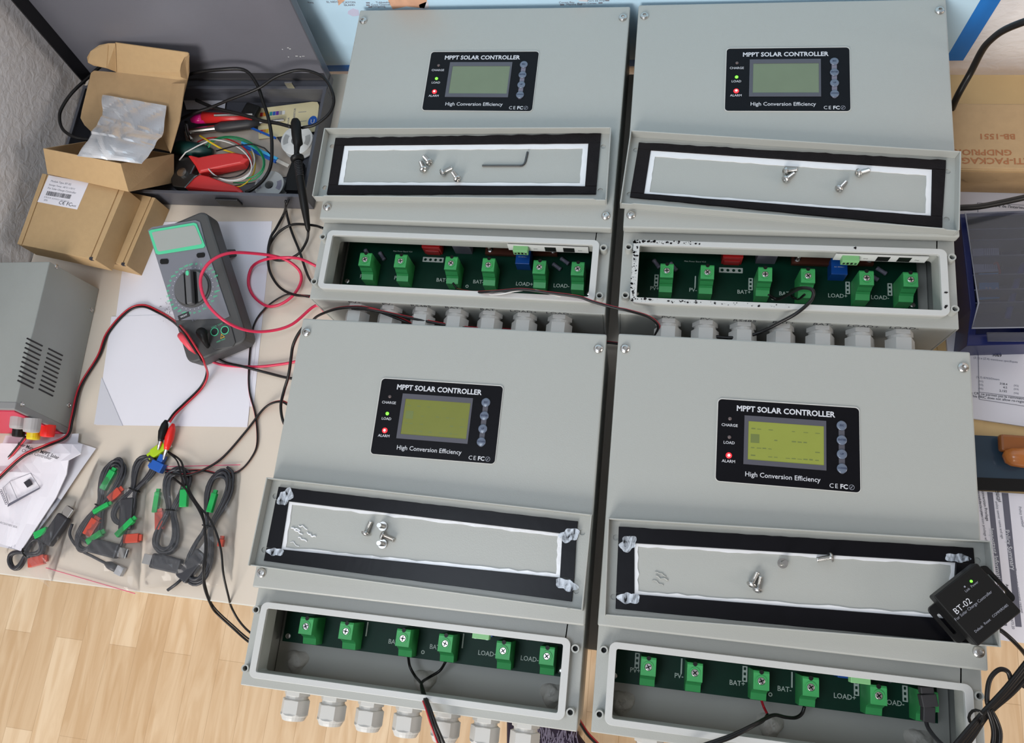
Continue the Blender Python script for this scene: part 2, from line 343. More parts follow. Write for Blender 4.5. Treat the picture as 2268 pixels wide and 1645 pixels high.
# ------------------------------------------------------------------ the four controllers
POS = {'A':(0,0,0),'B':(.36236,.002062,.00771),'C':(.005709,-.428151,.005415),'D':(.368007,-.424468,.004992)}
def dome_screw(mb, x, y, z, r=0.0050, M=None):
    T = Matrix.Translation((x,y,z)); T = M @ T if M else T
    mb.lathe([(r,0),(r,0.0008),(r*0.93,0.0017),(r*0.72,0.0026),(r*0.46,0.0030),(r*0.44,0.0030),(r*0.42,0.0012)], 24, T, hexr=(5,6))
TX = [.0517,.0969,.1600,.2058,.2671,.3123]
def controller(u, label, lcd, load_on, ins=True):
    x, y, t = POS[u]
    e = thing('solar_charge_controller', label, 'solar controller', (x,y,0), t, 'open solar charge controllers on the desk')
    h = MB(); Z = H-0.0155; W = 0.35
    T = 0.003
    # shell walls and floor, open inside
    h.box(0.0005, T, -0.0976, 0.298, 0.0, Z); h.box(W-T, W-0.0005, -0.0976, 0.298, 0.0, Z)
    h.box(T, W-T, -0.0976, -0.0946, 0.0, Z); h.box(T, W-T, 0.295, 0.298, 0.0, Z)
    h.box(T, W-T, -0.0946, 0.295, 0.0, 0.003)
    h.plate([(0.0005,-0.0976),(W-0.0005,-0.0976),(W-0.0005,0.298),(0.0005,0.298)], [rrect(0.0185,0.3315,-0.083,-0.0150,0.004)[::-1]], Z-0.0005, Z+0.0015)
    h.build('housing', paint, e, bevel=0.0012)
    m = MB().plate(rrect(0.0127,0.3375,-0.0878,-0.0130,0.007), [rrect(0.0197,0.3303,-0.0818,-0.0192,0.002)[::-1]], H-0.0072, H-0.003)
    m.build('compartment_rim', paint_rim, e, bevel=0.0012)
    MB().plate(rrect(0.0131,0.3371,-0.0874,-0.0134,0.007), [rrect(0.0187,0.3313,-0.0824,-0.0150,0.003)[::-1]], H-0.0300, H-0.0070).build('compartment_wall', paint, e)
    MB().box(0.004, 0.346, -0.0940, 0.290, H-0.087, H-0.085).build('compartment_floor', paint_in, e)
    for px_ in (0.0076,0.3423):
        for py_ in (-0.0220,-0.0797):
            m = MB(); m.lathe([(0.0044,Z),(0.0040,H-0.003),(0.0026,H-0.003),(0.0024,H-0.010)], 20, Matrix.Translation((px_,py_,0)))
            m.build('screw_post', paint, e, smooth=False)
            MB().lathe([(0.0024,H-0.0098),(0.0024,H-0.0095)], 16, Matrix.Translation((px_,py_,0))).build('screw_hole', black_plastic, e)
    MB().box(0.0, W, 0.0, 0.3012, H-0.0125, H).build('top_cover', paint, e, bevel=0.0018)
    for sx_, sy_ in ((0.0079,0.2840),(W-0.0079,0.2840),(0.0079,0.0156),(W-0.0079,0.0156)):
        if (u, sx_ > 0.1, sy_ > 0.1) in (('C',True,False),('B',True,False),('D',False,False)): continue      # under the upturned cover
        m = MB(); dome_screw(m, sx_, sy_, H, 0.0052); m.build('cover_screw', steel, e)
    # display
    p = MB().prism(rrect(0.1066,0.2434,0.1506,0.2352,0.004), H, H+0.0008).build('display_panel', panel_black, e)
    MB().plate(rrect(0.1058,0.2440,0.1500,0.2362,0.0045), [rrect(0.1066,0.2434,0.1506,0.2352,0.004)[::-1]], H, H+0.0010).build('panel_border', gland_m, e)
    zp = H+0.0008
    MB().plate([(0.1330,0.1696),(0.2120,0.1696),(0.2120,0.2197),(0.1330,0.2197)], [[(0.1370,0.1745),(0.1370,0.2140),(0.2098,0.2140),(0.2098,0.1745)]], zp, zp+0.0006).build('screen_bezel', bezel, p)
    MB().box(0.1365,0.2102,0.1740,0.2145,zp,zp+0.0002).build('lcd_screen', lcd, p)
    if u in 'CD':
        m = MB()
        for gy in (0.1785,0.1865,0.1955,0.2060):
            for k in range(12):
                gx = 0.1400+k*0.0056
                if random.random() < 0.45 or (gy > 0.19 and gy < 0.2 and k < 2): continue
                m.box(gx,gx+0.0030+random.random()*0.0015,gy,gy+0.0006+random.random()*0.0008,zp+0.0002,zp+0.00028)
        m.box(0.1395,0.1480,0.1920,0.2010,zp+0.0002,zp+0.00028)
        m.build('screen_readout', lcd_seg, p)
    text('title_lettering', 'MPPT SOLAR CONTROLLER', 0.0080, print_white, p, 0.1726, 0.2265, zp, bold=0.028, sx=0.96)
    text('tagline_lettering', 'High Conversion Efficiency', 0.0068, print_white, p, 0.1706, 0.1597, zp, bold=0.006, sx=0.97)
    for s_, yy in (('CHARGE',0.2083),('LOAD',0.1902),('ALARM',0.1712)): text('indicator_lettering', s_, 0.0041, print_white, p, 0.1186, yy, zp, bold=0.008)
    for yy, mm in ((0.2152,led_off),(0.1960,led_green if load_on else led_off),(0.1772,led_red)):
        m = MB(); rr = 0.0030 if mm is led_red else 0.0019
        m.lathe([(rr,zp),(rr*0.95,zp+0.0005),(rr*0.6,zp+0.0010),(rr*0.1,zp+0.0012)], 16, Matrix.Translation((0.1187,yy,0))); m.build('indicator_light', mm, p, smooth=True)
        if mm is led_red:
            m = MB(); m.lathe([(0.0014,zp+0.0010),(0.0010,zp+0.0015)], 12, Matrix.Translation((0.1187,yy,0))); m.build('indicator_core', led_red_core, p)
    sy = (0.2159,0.2012,0.1870,0.1729)
    m = MB(); m.prism(rrect(0.2238,0.2294,0.1675,0.2212,0.0026), zp, zp+0.0003); m.build('button_strip', grey_comp if u in 'AB' else bezel, p)
    for yy, s_ in zip(sy, ('ESC','ENTER','UP','DOWN')):
        m = MB(); m.lathe([(0.0049,zp+0.0003),(0.0048,zp+0.0011),(0.0040,zp+0.0015),(0.0005,zp+0.0014)], 20, Matrix.Translation((0.2266,yy,0))); m.build('button', btn, p, smooth=True)
        text('button_lettering', s_, 0.0026, btn_txt, p, 0.2266, yy, zp+0.0016, bold=0.01)
    for s_, xx in (('C',0.2168),('E',0.2214)): text('approval_mark', s_, 0.0062, print_white, p, xx, 0.1550, zp)
    text('approval_mark', 'FC', 0.0062, print_white, p, 0.2284, 0.1550, zp, bold=0.03)
    m = MB(); m.plate(circ(0.2355,0.1552,0.0026,18), [circ(0.2355,0.1552,0.0022,18)[::-1]], zp, zp+0.00008); m.box(-0.0022,0.0022,-0.0002,0.0002,zp,zp+0.00008,Matrix.Translation((0.2355,0.1552,0)) @ Matrix.Rotation(0.9,4,'Z')); m.box(0.2345,0.2358,0.1543,0.1556,zp,zp+0.00008)
    m.build('recycling_mark', print_grey, p)
    # circuit board
    zb = H-0.0715
    b = MB().box(0.0125, 0.3310, -0.0560, 0.20, zb-0.0016, zb).build('circuit_board', pcb, e)
    for s_, xx in (('PV+',0.0400),('PV-',0.0845),('BAT+',0.1425),('BAT-',0.1885),('LOAD+',0.2460),('LOAD-',0.2915)):
        text('board_lettering', s_, 0.0068, silk, b, xx-0.0005, -0.0425, zb, bold=0.01, sx=0.95)
    text('board_lettering', 'Main Power Board V2.0', 0.0026, silk, b, 0.085, -0.0060, zb)
    for xx, yy in ((0.0185,-0.0500),(0.325,-0.0500)):
        m = MB(); m.lathe([(0.0030,zb),(0.0030,zb+0.0009),(0.0016,zb+0.0014),(0.0014,zb+0.0008)], 14, Matrix.Translation((xx,yy,0))); m.build('board_screw', steel, b)
    for xx in (0.1745,):
        MB().plate(circ(xx,-0.0490,0.0020,16), [circ(xx,-0.0490,0.0011,16)[::-1]], zb, zb+0.0003).build('mounting_hole', silk, b)
    sides = {'A':(0,0,0,1,0,0),'B':(1,1,1,0,1,1),'C':(0,1,0,1,0,0),'D':(1,1,1,1,1,1)}[u]
    for k, xx in enumerate(TX):          # solder pads beside the blocks
        if not sides[k]: continue
        off = 0.0115 if u == 'C' else -0.0108
        wd = 0.0007 if k in (1,3) else 0.0024
        holes = [] if wd < 0.001 else [rrect(xx+off-0.0012,xx+off+0.0012,yy-0.0014,yy+0.0014,0.0004,2)[::-1] for yy in (-0.0375,-0.0325,-0.0275)]
        MB().plate(rrect(xx+off-wd,xx+off+wd,-0.0400,-0.0250,0.0003,2), holes, zb, zb+0.0012).build('solder_pad', silk, b)
    for xx in TX:
        m = MB(); prof = [(-0.0255,zb),(-0.0255,H-0.0370),(-0.0275,H-0.0360),(-0.0430,H-0.0360),(-0.0430,H-0.0420),(-0.0455,H-0.0470),(-0.0455,H-0.0490),(-0.0475,H-0.0515),(-0.0540,H-0.0535),(-0.0540,zb)]
        n = len(prof); hw = 0.0075
        m.add([(xx-hw,a,c) for a,c in prof]+[(xx+hw,a,c) for a,c in prof], [tuple(range(n)), tuple(range(2*n-1,n-1,-1))]+[(i,(i+1)%n,n+(i+1)%n,n+i) for i in range(n)])
        tb = m.build('terminal_block', termg, e, bevel=0.0003)
        zt = H-0.0360
        MB().plate(circ(xx,-0.0347,0.0052,20), [circ(xx,-0.0347,0.0038,20)[::-1]], zt, zt+0.0008).build('screw_collar', termg, tb)
        MB().lathe([(0.0022,zt),(0.0022,zt+0.0002)], 12, Matrix.Translation((xx,-0.0265,0))).build('notch', black_plastic, tb)
        m = MB(); m.lathe([(0.0036,zt),(0.0034,zt+0.0005),(0.0030,zt+0.0007)], 16, Matrix.Translation((xx,-0.0347,0)))
        s_ = m.build('terminal_screw', steel, tb)
        a = random.random()*1.5; R_ = Matrix.Translation((xx,-0.0347,0)) @ Matrix.Rotation(a,4,'Z')
        MB().box(-0.0026,0.0026,-0.0005,0.0005,zt+0.00065,zt+0.00085,R_).box(-0.0005,0.0005,-0.0026,0.0026,zt+0.00065,zt+0.00085,R_).build('screw_slot', black_plastic, tb)
    # components further in
    MB().box(0.1150,0.1380,-0.0080,0.0080,zb,H-0.052).box(0.1175,0.1355,-0.0092,-0.0080,zb,H-0.060).build('red_relay', red_plastic, e, bevel=0.0006)
    m = MB(); m.plate(rrect(0.1130,0.1400,-0.0190,-0.0125,0.0004,2), [circ(0.1165+k*0.0066,-0.0158,0.0019,10)[::-1] for k in range(4)], zb, zb+0.0006); m.build('relay_pads', silk, e)
    MB().box(0.1540,0.1760,-0.0060,0.0120,zb,H-0.050).build('black_relay', grey_comp, e, bevel=0.0006)
    MB().box(0.1935,0.2420,-0.0080,0.0200,zb+0.003,zb+0.008).box(0.2530,0.2830,-0.0060,0.0200,zb+0.003,zb+0.008).build('copper_bar', copper, e)
    for xx, yy in ((0.1997,-0.0030),(0.2780,-0.0010)):
        MB().lathe([(0.0035,zb+0.008),(0.0035,zb+0.010),(0.0022,zb+0.0105),(0.0022,zb+0.017),(0.0012,zb+0.018)], 12, Matrix.Translation((xx,yy,0))).build('bar_bolt', steel, e)
    MB().box(0.2345,0.2520,-0.0240,-0.0040,zb,H-0.053).build('blue_sensor', blue_plastic, e, bevel=0.0006)
    text('sensor_lettering', 'AC 30/5A-1', 0.0022, silk, e, 0.2430, -0.0150, H-0.0529)
    for xx, yy, a in ((0.0599,-0.0150,-0.9),(0.0400,-0.0120,-0.9),(0.2925,-0.0110,-0.6),(0.2835,-0.0190,-0.6)):
        M_ = Matrix.Translation((xx,yy,zb+0.0030)) @ Matrix.Rotation(a,4,'Z') @ Matrix.Rotation(math.pi/2,4,'Y')
        MB().lathe([(0.0018,-0.0065),(0.0026,-0.0060),(0.0028,-0.0045),(0.0024,-0.0040),(0.0024,0.0040),(0.0028,0.0045),(0.0026,0.0060),(0.0018,0.0065)], 12, M_).build('power_resistor', grey_comp, e, smooth=True)
    # socket plate on the back wall of the compartment
    y1 = -0.0178
    br_ = MB().box(0.2300,0.3240,y1,y1+0.0015,H-0.0285,H-0.0150).build('socket_plate', white_plastic, e)
    for xx in (0.2735,0.2950):
        MB().box(xx,xx+0.0130,y1-0.0003,y1,H-0.0275,H-0.0170).build('network_socket', black_plastic, br_)
    m = MB(); m.box(0.2370,0.2545,y1-0.0070,y1,H-0.0260,H-0.0160)
    g = m.build('signal_connector', MATS.setdefault('pale_green', mat('pale_green', (0.22,0.50,0.22), 0.4)), e, bevel=0.0005)
    for k in range(4): MB().box(0.2385+k*0.004,0.2408+k*0.004,y1-0.0073,y1-0.0070,H-0.0235,H-0.0195).build('contact', black_plastic if k in (1,2) else steel, g)
    for xx in (0.2625,0.3145): text('socket_lettering', '((o))', 0.0026, ink, br_, M=Matrix.Translation((xx,y1-0.0001,H-0.0225)) @ Matrix.Rotation(math.pi/2,4,'X'), align='CENTER')
    # putty over the fixing screws on the compartment floor
    if u in 'CD':
        for bx_, by_ in (((0.028,-0.076),(0.177,-0.079),(0.317,-0.076))):
            m = MB(); n = 20; rings = 7; vs = []
            for i in range(rings):
                for k in range(n):
                    a = 2*math.pi*k/n; r = 0.0125*(1-i/rings)*(1+0.16*math.sin(3*a+i)+0.08*random.random())
                    vs.append((bx_+r*math.cos(a), by_+r*math.sin(a)*0.95, H-0.085+0.0062*math.sin(min(1,i/4)*1.5)*(1+0.25*random.random())))
            m.add(vs, [(i*n+k,i*n+(k+1)%n,(i+1)*n+(k+1)%n,(i+1)*n+k) for i in range(rings-1) for k in range(n)]+[tuple((rings-1)*n+k for k in range(n))])
            m.build('putty_blob', putty, e, smooth=True)
    # cable glands, axes pointing out of the front
    names = ('PV+','PV-','RS485','BAT+','BAT-','LOAD+','LOAD-')
    for k in range(7):
        gx = 0.0560+0.0403*k; gz = H-0.0335
        M_ = Matrix.Translation((gx,-0.0976,gz)) @ Matrix.Rotation(math.pi/2,4,'X')
        g = MB().lathe([(0.0140,0.0),(0.0140,0.0048),(0.0118,0.0052),(0.0118,0.0085)], 24, M_, hexr=(0,1)).build('cable_gland', gland_m, e, bevel=0.0002)
        MB().lathe([(0.0128,0.0085),(0.0150,0.0092),(0.0150,0.0220),(0.0142,0.0235),(0.0128,0.0255),(0.0126,0.0262),(0.0112,0.0290),(0.0062,0.0296),(0.0058,0.0240)], 24, M_, hexr=(1,2)).build('cap_nut', gland_m, g, bevel=0.0002)
        if u in 'AB':
            text('front_lettering', names[k], 0.0075, ink, e, M=Matrix.Translation((gx,-0.0977,H-0.0185)) @ Matrix.Rotation(math.pi/2,4,'X'), sx=1.3)
    if u == 'B':     # flecks of old black sealant on the rim
        m = MB()
        for k in range(240):
            s_ = random.choice('LLTTTBB')
            if s_ == 'L': cx_, cy_ = 0.0128+random.random()*0.005, -0.0185-random.random()*0.064
            elif s_ == 'T': cx_, cy_ = 0.013+random.random()**1.8*0.075, -0.0135-random.random()*0.0035
            else: cx_, cy_ = 0.014+random.random()**1.5*0.17, -0.0828-random.random()*0.0035
            r = 0.0002+random.random()**3*0.0014
            m.prism([(cx_+r*(0.6+random.random())*math.cos(a), cy_+r*(0.4+random.random())*math.sin(a)) for a in (0,1.2,2.4,3.6,4.9)], H-0.003, H-0.0027)
        for cx_, cy_ in ((0.3345,-0.062),(0.3342,-0.077),(0.247,-0.0150),(0.333,-0.0785)):
            m.prism([(cx_+0.0016*(0.5+random.random())*math.cos(a), cy_+0.0012*(0.5+random.random())*math.sin(a)) for a in (0,1.2,2.4,3.6,4.9)], H-0.003, H-0.0026)
        m.build('sealant_residue', gasket, e)
    return e
controller('A', 'grey solar controller at back left, beside the open tool case', lcdA, True)
controller('B', 'grey solar controller at back right with black flecks round its compartment rim', lcdA, True)
controller('C', 'grey solar controller at front left overhanging the desk edge, lime screen, white glands', lcdC, True)
controller('D', 'grey solar controller at front right with brightest screen and only the red light lit', lcdD, False)

# ------------------------------------------------------------------ upturned compartment covers lying on the controllers
TR = {'A':(-0.0073,0.0231,0.3397,0.1252,0.3438,0.0259,-0.0102,0.1152),'B':(0.3563,0.0258,0.7135,0.0985,0.706,0.0047,0.3628,0.1182),
      'C':(0.0034,-0.4062,0.355,-0.3198,0.3542,-0.4121,0.0031,-0.3145),'D':(0.3738,-0.4133,0.7201,-0.3086,0.7243,-0.4005,0.3699,-0.3222)}
GK = {'A':[[(743.4,305.8),(1330.8,296.2),(1319.9,429.7),(724,430.7)],[(762,321.8),(1303.5,316.6),(1296,412.7),(747.8,410.3)]],
'B':[[(1414.8,316),(2094.6,355.5),(2086.6,504.4),(1395.2,436.3)],[(1441,332),(2065,374.3),(2062.6,478.4),(1426,429)]],
'C':[[(617.5,1077.7),(1280,1154.2),(1266.7,1332.2),(584.7,1241.6)],[(639,1109.7),(1246,1181),(1240.5,1279),(622,1217)]],
'D':[[(1370.4,1166),(2155,1213),(2146,1424),(1363.2,1348)],[(1404.6,1202.3),(2117,1245),(2108,1371),(1404.6,1316)]]}
TMAT = {}
def wob(a, b, n, amp):
    a = Vector(a); b = Vector(b); d_ = (b-a); nr = Vector((-d_.y, d_.x)).normalized(); out = []
    for k in range(n):
        out.append(tuple(a+d_*(k/n)+nr*(random.uniform(-amp,amp) if k else 0)))
    return out
def tray(u, label, shiny):
    bx_, by_, trx, tr_y, brx, bry, tlx, tly = TR[u]
    cx_ = (bx_+trx+brx+tlx)/4; cy_ = (by_+tr_y+bry+tly)/4
    a = math.atan2((bry-by_)+(tr_y-tly), (brx-bx_)+(trx-tlx))
    e = thing('compartment_cover', label, 'cover', (cx_,cy_,H), a, 'upturned compartment covers')
    M = Matrix.Translation((cx_,cy_,H)) @ Matrix.Rotation(a,4,'Z'); TMAT[u] = M; Mi = M.inverted()
    W, L, h, t = 0.175, 0.0463, 0.014, 0.0014
    m = MB(); holes = [circ(sx*0.1665, sy*0.0285, 0.0030, 14)[::-1] for sx in (-1,1) for sy in (-1,1)]
    m.plate([(-W,-L),(W,-L),(W,L),(-W,L)], holes, 0.0, t)
    m.build('base_plate', paint, e)
    q = MB().box(-W,-W+t,-L,L,t,h).box(W-t,W,-L,L,t,h).box(-W+t,W-t,L-t,L,t,h)
    q.prism([(-W+t,t),(W-t,t),(W-t,0.0110),(W-0.012,0.0110),(W-0.015,0.0130),(-W+0.015,0.0130),(-W+0.012,0.0110),(-W+t,0.0110)], 0, t, Matrix.Translation((0,-L+t,0)) @ Matrix.Rotation(math.pi/2,4,'X'))
    q.build('flange', paint, e, bevel=0.0005)
    loc = lambda p_: tuple((Mi @ P(p_[0],p_[1],H+0.003)).xy)
    O = [loc(p_) for p_ in GK[u][0]]; I = [loc(p_) for p_ in GK[u][1]]
    gm = gasket_s if shiny else gasket
    amp = 0.0002 if shiny else 0.0005
    z0, z1 = t, t+0.0026
    top = wob(O[0],O[1],40,amp*1.3)+[O[1]]+wob((O[1][0],I[1][1]),(O[0][0],I[0][1]),20,amp)+[(O[0][0],I[0][1])]
    bot = wob((O[3][0],I[3][1]),(O[2][0],I[2][1]),20,amp*0.5)+[(O[2][0],I[2][1])]+wob(O[2],O[3],30,amp*0.6)+[O[3]]
    lef = [O[0],(I[0][0],O[0][1]),(I[3][0],I[3][1]),(O[3][0],I[3][1])]
    eps = 0.0003
    lef = [(O[0][0],I[0][1]-eps),(I[0][0],I[0][1]-eps),(I[3][0],I[3][1]+eps),(O[3][0],I[3][1]+eps)]
    rig = [(I[1][0],I[1][1]-eps),(O[1][0],I[1][1]-eps),(O[2][0],I[2][1]+eps),(I[2][0],I[2][1]+eps)]
    for pl in (top, bot, lef, rig): MB().prism(pl, z0, z1+random.uniform(-0.0003,0.0003)).build('gasket_strip', gm, e, bevel=0.0003)
    # white sealant run inside the strips
    def inset(d0, d1, d2, d3, amp_):
        q_ = [(I[0][0]+d0,I[0][1]-d1),(I[1][0]-d2,I[1][1]-d1),(I[2][0]-d2,I[2][1]+d3),(I[3][0]+d0,I[3][1]+d3)]
        out = []
        for i in range(4): out += wob(q_[i], q_[(i+1)%4], 30 if i % 2 == 0 else 8, amp_)
        return out
    wd = {'A':(0.0065,0.0065,0.0065,0.0045),'B':(0.0060,0.0075,0.0055,0.0032),'C':(0.0045,0.0032,0.0045,0.0030),'D':(0.0040,0.0030,0.0042,0.0035)}[u]
    ring = inset(*wd, 0.0005 if not shiny else 0.0009)
    Ic = [(I[0][0]+eps,I[0][1]-eps),(I[1][0]-eps,I[1][1]-eps),(I[2][0]-eps,I[2][1]+eps),(I[3][0]+eps,I[3][1]+eps)]
    MB().plate(Ic[::-1], [ring], t, t+0.0009).build('sealant_bead', sealant, e)
    if shiny:      # smears where the strips meet
        spots = {'C':[(I[0],0.0075,0.0085,0.9),(I[1],0.0085,0.0070,1),(I[2],0.0090,0.0060,1),(I[3],0.0075,0.0045,1)],
                 'D':[(I[0],0.0085,0.0065,1),(I[3],0.0085,0.0060,1),(I[1],0.0085,0.0045,1)]}[u]
        for (c, rx, ry, _), (ox, oy) in zip(spots, {'C':[(-0.004,0.004),(0.007,-0.001),(0.007,-0.006),(-0.005,-0.003)],'D':[(-0.006,-0.001),(-0.005,-0.004),(0.001,0.004)]}[u]):
            ccx, ccy = c[0]+ox, c[1]+oy; poly = []
            for j in range(36):
                a_ = j*math.pi/18; k_ = 1.05+0.24*math.sin(2*a_+ccx*900)+0.13*math.sin(5*a_+ccy*700)+random.uniform(-.04,.04)
                poly.append((ccx+rx*k_*math.cos(a_), ccy+ry*k_*math.sin(a_)))
            MB().prism(poly, z1+0.0002, z1+0.0007).build('sealant_smear', sealant_t, e)
        m = MB()       # ridges scraped inward
        for k in range(9 if u == 'C' else 3):
            sx_ = I[3][0]+0.006+random.random()*0.02; sy_ = I[3][1]+0.006+random.random()*0.022
            if u == 'C' and k > 5: sx_ = random.uniform(0.0,0.14); sy_ = I[3][1]+0.004
            pts = [(sx_+j*0.0022+random.uniform(-0.0006,0.0006), sy_+random.uniform(-0.0012,0.0012)-j*0.0006, t+0.0005) for j in range(6)]
            m.tube(smooth_path(pts,3), 0.00045+random.random()*0.0005, 5)
        m.build('sealant_ridges', sealant if u == 'C' else paint, e, smooth=True)
    return e
tray('A', 'upturned grey cover with black foam strips and hex key, on back left controller', False)
tray('B', 'upturned grey cover lying askew on the back right controller', False)
tray('C', 'upturned grey cover with smeared black strips on the front left controller', True)
tray('D', 'upturned grey cover with black module on its corner, on front right controller', True)

# ------------------------------------------------------------------ loose bolts
def bolt(label, head, tip=None, cover='', lift=0.0):
    z0 = H+0.0015
    r, L = 0.0048, 0.0125
    prof = [(0.0024,-L),(0.0026,-L+0.0006)]
    for k in range(10): prof += [(0.0026,-L+0.001+k*0.0011),(0.0022,-L+0.0015+k*0.0011)]
    prof += [(0.0026,0.0),(r,0.0),(r,0.0007),(r*0.93,0.0015),(r*0.72,0.0024),(r*0.46,0.0028),(r*0.44,0.0028),(r*0.42,0.0010)]
    n_ = len(prof)
    if tip is None:      # stands on its head, thread up
        c = P(head[0],head[1],z0+0.004); M = Matrix.Translation((c.x,c.y,z0+0.0028+lift)) @ Matrix.Rotation(math.pi,4,'X')
    else:
        hp = P(head[0],head[1],z0+0.0035+lift); tp = P(tip[0],tip[1],z0+0.0030+lift)
        dr = Vector((hp.x-tp.x, hp.y-tp.y, 0)).normalized(); ax = Vector((dr.x,dr.y,0.17)).normalized()
        c = Vector((hp.x,hp.y,z0+0.0047+lift)); M = Matrix.Translation(c) @ Vector((0,0,1)).rotation_difference(ax).to_matrix().to_4x4()
    e = thing('button_head_bolt', label, 'bolt', M=M, group='loose bolts lying on the '+cover)
    MB().lathe(prof[:-7], 16).build('threaded_shank', steel, e)
    MB().lathe(prof[-7:], 24, hexr=(5,6)).build('head', steel, e)
cA, cB, cC, cD = ('back left cover','back right cover','front left cover','front right cover')
bolt('upper bolt of the touching pair on the back left cover', (951,360), (941,348), cA)
bolt('lower bolt of the touching pair on the back left cover', (938.5,376), (932.5,361), cA)
bolt('steel bolt alone, third from the left on the back left cover', (981,383), (996,374), cA)
bolt('steel bolt on back left cover, closest of its bolts to the hex key', (1013.4,397), (1005,384), cA)
bolt('upper of the two stacked bolts on the back right cover', (1740,380), (1758,376), cB)
bolt('lower of the two stacked bolts on the back right cover', (1740,398), (1755,386), cB)
bolt('rightmost bolt on the back right cover, near its upper strip', (1901,384), (1919,378), cB)
bolt('single bolt lying lowest on the back right cover', (1858,419), (1870,406), cB)
bolt('bolt with thread pointing up the cover, leftmost on front left cover', (811,1180), (819,1160), cC)
bolt('topmost bolt of the three bunched on the front left cover', (846.6,1165), None, cC)
bolt('middle bolt of the bunch on front left cover, thread pointing right', (849,1186), (868,1194), cC)
bolt('lowest bolt of the three bunched on the front left cover', (846,1204), None, cC)
bolt('bolt standing on its head near the middle of the front right cover', (1734,1247), None, cD)
bolt('bolt lying sideways close to the upper strip of front right cover', (1839,1234), (1816,1238), cD)
bolt('left bolt of the lying pair on the front right cover', (1664.5,1293), (1674,1274), cD)
bolt('right bolt of the lying pair on the front right cover', (1677.5,1305), (1683,1284), cD)
z_ = H+0.0028
kp = [P(1068,366.7,z_),P(1152,366.7,z_)]+[P(q[0],q[1],z_) for q in ((1157,366),(1161,363),(1163.5,358))]+[P(1168.4,336.4,z_)]
tag(MB().tube(kp, 0.0013, 6).build('hex_key', dark_steel), 'small black L-shaped hex key lying on the back left cover', 'hex key')

# ------------------------------------------------------------------ bluetooth module on the front right cover
zb = H+0.0165
o_ = Vector((0.6987, -0.3665, zb))
xd = (P(*(2030+880/7.479, 1220+830/7.479), zb)-P(*(2030+640/7.479, 1220+960/7.479), zb))
M = frameM((o_.x,o_.y,zb), (P(2155,1250,zb)-P(2053,1330,zb)), (0,0,1))
mod = thing('bluetooth_module', 'black square plug-in module with lit green light on front right cover', 'electronic module', M=M)
MB().plate(rrect(-0.0338,0.0338,-0.0185,0.0185,0.004), [rrect(0.0272,0.0308,-0.0105,0.0105,0.0015)[::-1], rrect(-0.0308,-0.0272,-0.0105,0.0105,0.0015)[::-1]], 0.0, 0.0035).build('mounting_flange', black_plastic, mod, bevel=0.0005)
case_ = MB().prism(rrect(-0.0249,0.0249,-0.0257,0.0257,0.002), 0.0015, 0.0150).build('module_case', black_plastic, mod, bevel=0.0010)
def modpt(px, py): q = M.inverted() @ P(px,py,zb+0.015); return q.x, q.y
def mtext(s, px, py, size, m_=print_grey, bold=0.0):
    a, b_ = modpt(px,py); text('module_lettering', s, size, m_, mod, a, b_, 0.0151, bold=bold)
zz = lambda x, y: (2030+x/7.479, 1220+y/7.479)
mtext('BT-02', *zz(762,915), 0.0074, print_white)
mtext('For Solar Charge Controller', *zz(940,905), 0.0036)
mtext('Link', *zz(842,645), 0.0030); mtext('Power', *zz(960,550), 0.0030)
mtext('Default', *zz(1030,1290), 0.0030); mtext('Reset', *zz(1170,1170), 0.0030); mtext('COMM/RS485', *zz(1385,990), 0.0030)
a, b_ = modpt(*zz(905,500)); MB().lathe([(0.0012,0.015),(0.0010,0.0158),(0.0004,0.016)], 12, Matrix.Translation((a,b_,0))).build('power_light', led_green, mod)
a, b_ = modpt(*zz(797,590)); MB().lathe([(0.0008,0.015),(0.0008,0.0153)], 10, Matrix.Translation((a,b_,0))).build('link_light', print_grey, mod)
Mi = M.inverted()
def modtube(name, pts, r, m_=wire_black, n=8): return MB().tube([Mi @ p for p in pts], r, n).build(name, m_, mod, smooth=True)
modtube('cable', path([(2207,1390,.130),(2225,1402,.130),(2250,1425,.125),(2275,1455,.11),(2290,1490,.10),(2268,1520,.125)]), 0.0020)
bun = []
for k in range(9):
    dx, dy, dz = random.uniform(-9,9), random.uniform(-9,9), random.uniform(0,0.010)
    bun.append((dx,dy,dz))
m = MB()
for k, (dx,dy,dz) in enumerate(bun):
    sp = 1.0+0.5*random.random()
    pts = [(2280+dx*sp,1470+dy*sp,.132+dz),(2235+dx,1525+dy,.133+dz),(2185+dx*.6,1575+dy*.6,.134+dz*.7),(2145+dx,1625+dy,.134+dz),(2100+dx*sp,1680+dy,.134+dz)]
    m.tube([Mi @ p for p in path(pts)], 0.0021, 7)
m.build('bundled_cable', wire_black, mod, smooth=True)
m = MB()
for k in range(4):
    dx = random.uniform(-9,9); dz = random.uniform(0,0.006)
    m.tube([Mi @ p for p in path([(2190+dx*.5,1570,.133+dz),(2203+dx*.8,1600,.131+dz),(2208+dx,1630,.130+dz),(2200+dx,1680,.130+dz)])], 0.0021, 7)
m.build('bundled_cable', wire_black, mod, smooth=True)
modtube('cable_loop', path([(2190,1568,.135),(2186,1545,.137),(2192,1505,.137),(2212,1483,.137),(2232,1487,.137),(2240,1510,.136)]), 0.0021)
tie = [P(2162+ (16*math.cos(t_)), 1589+(17*math.sin(t_)), 0.139+0.012*math.cos(t_*1+0.8)) for t_ in [k*0.524 for k in range(12)]]
MB().tube([Mi @ p for p in tie], 0.0013, 6, closed=True).build('cable_tie', black_plastic, mod)
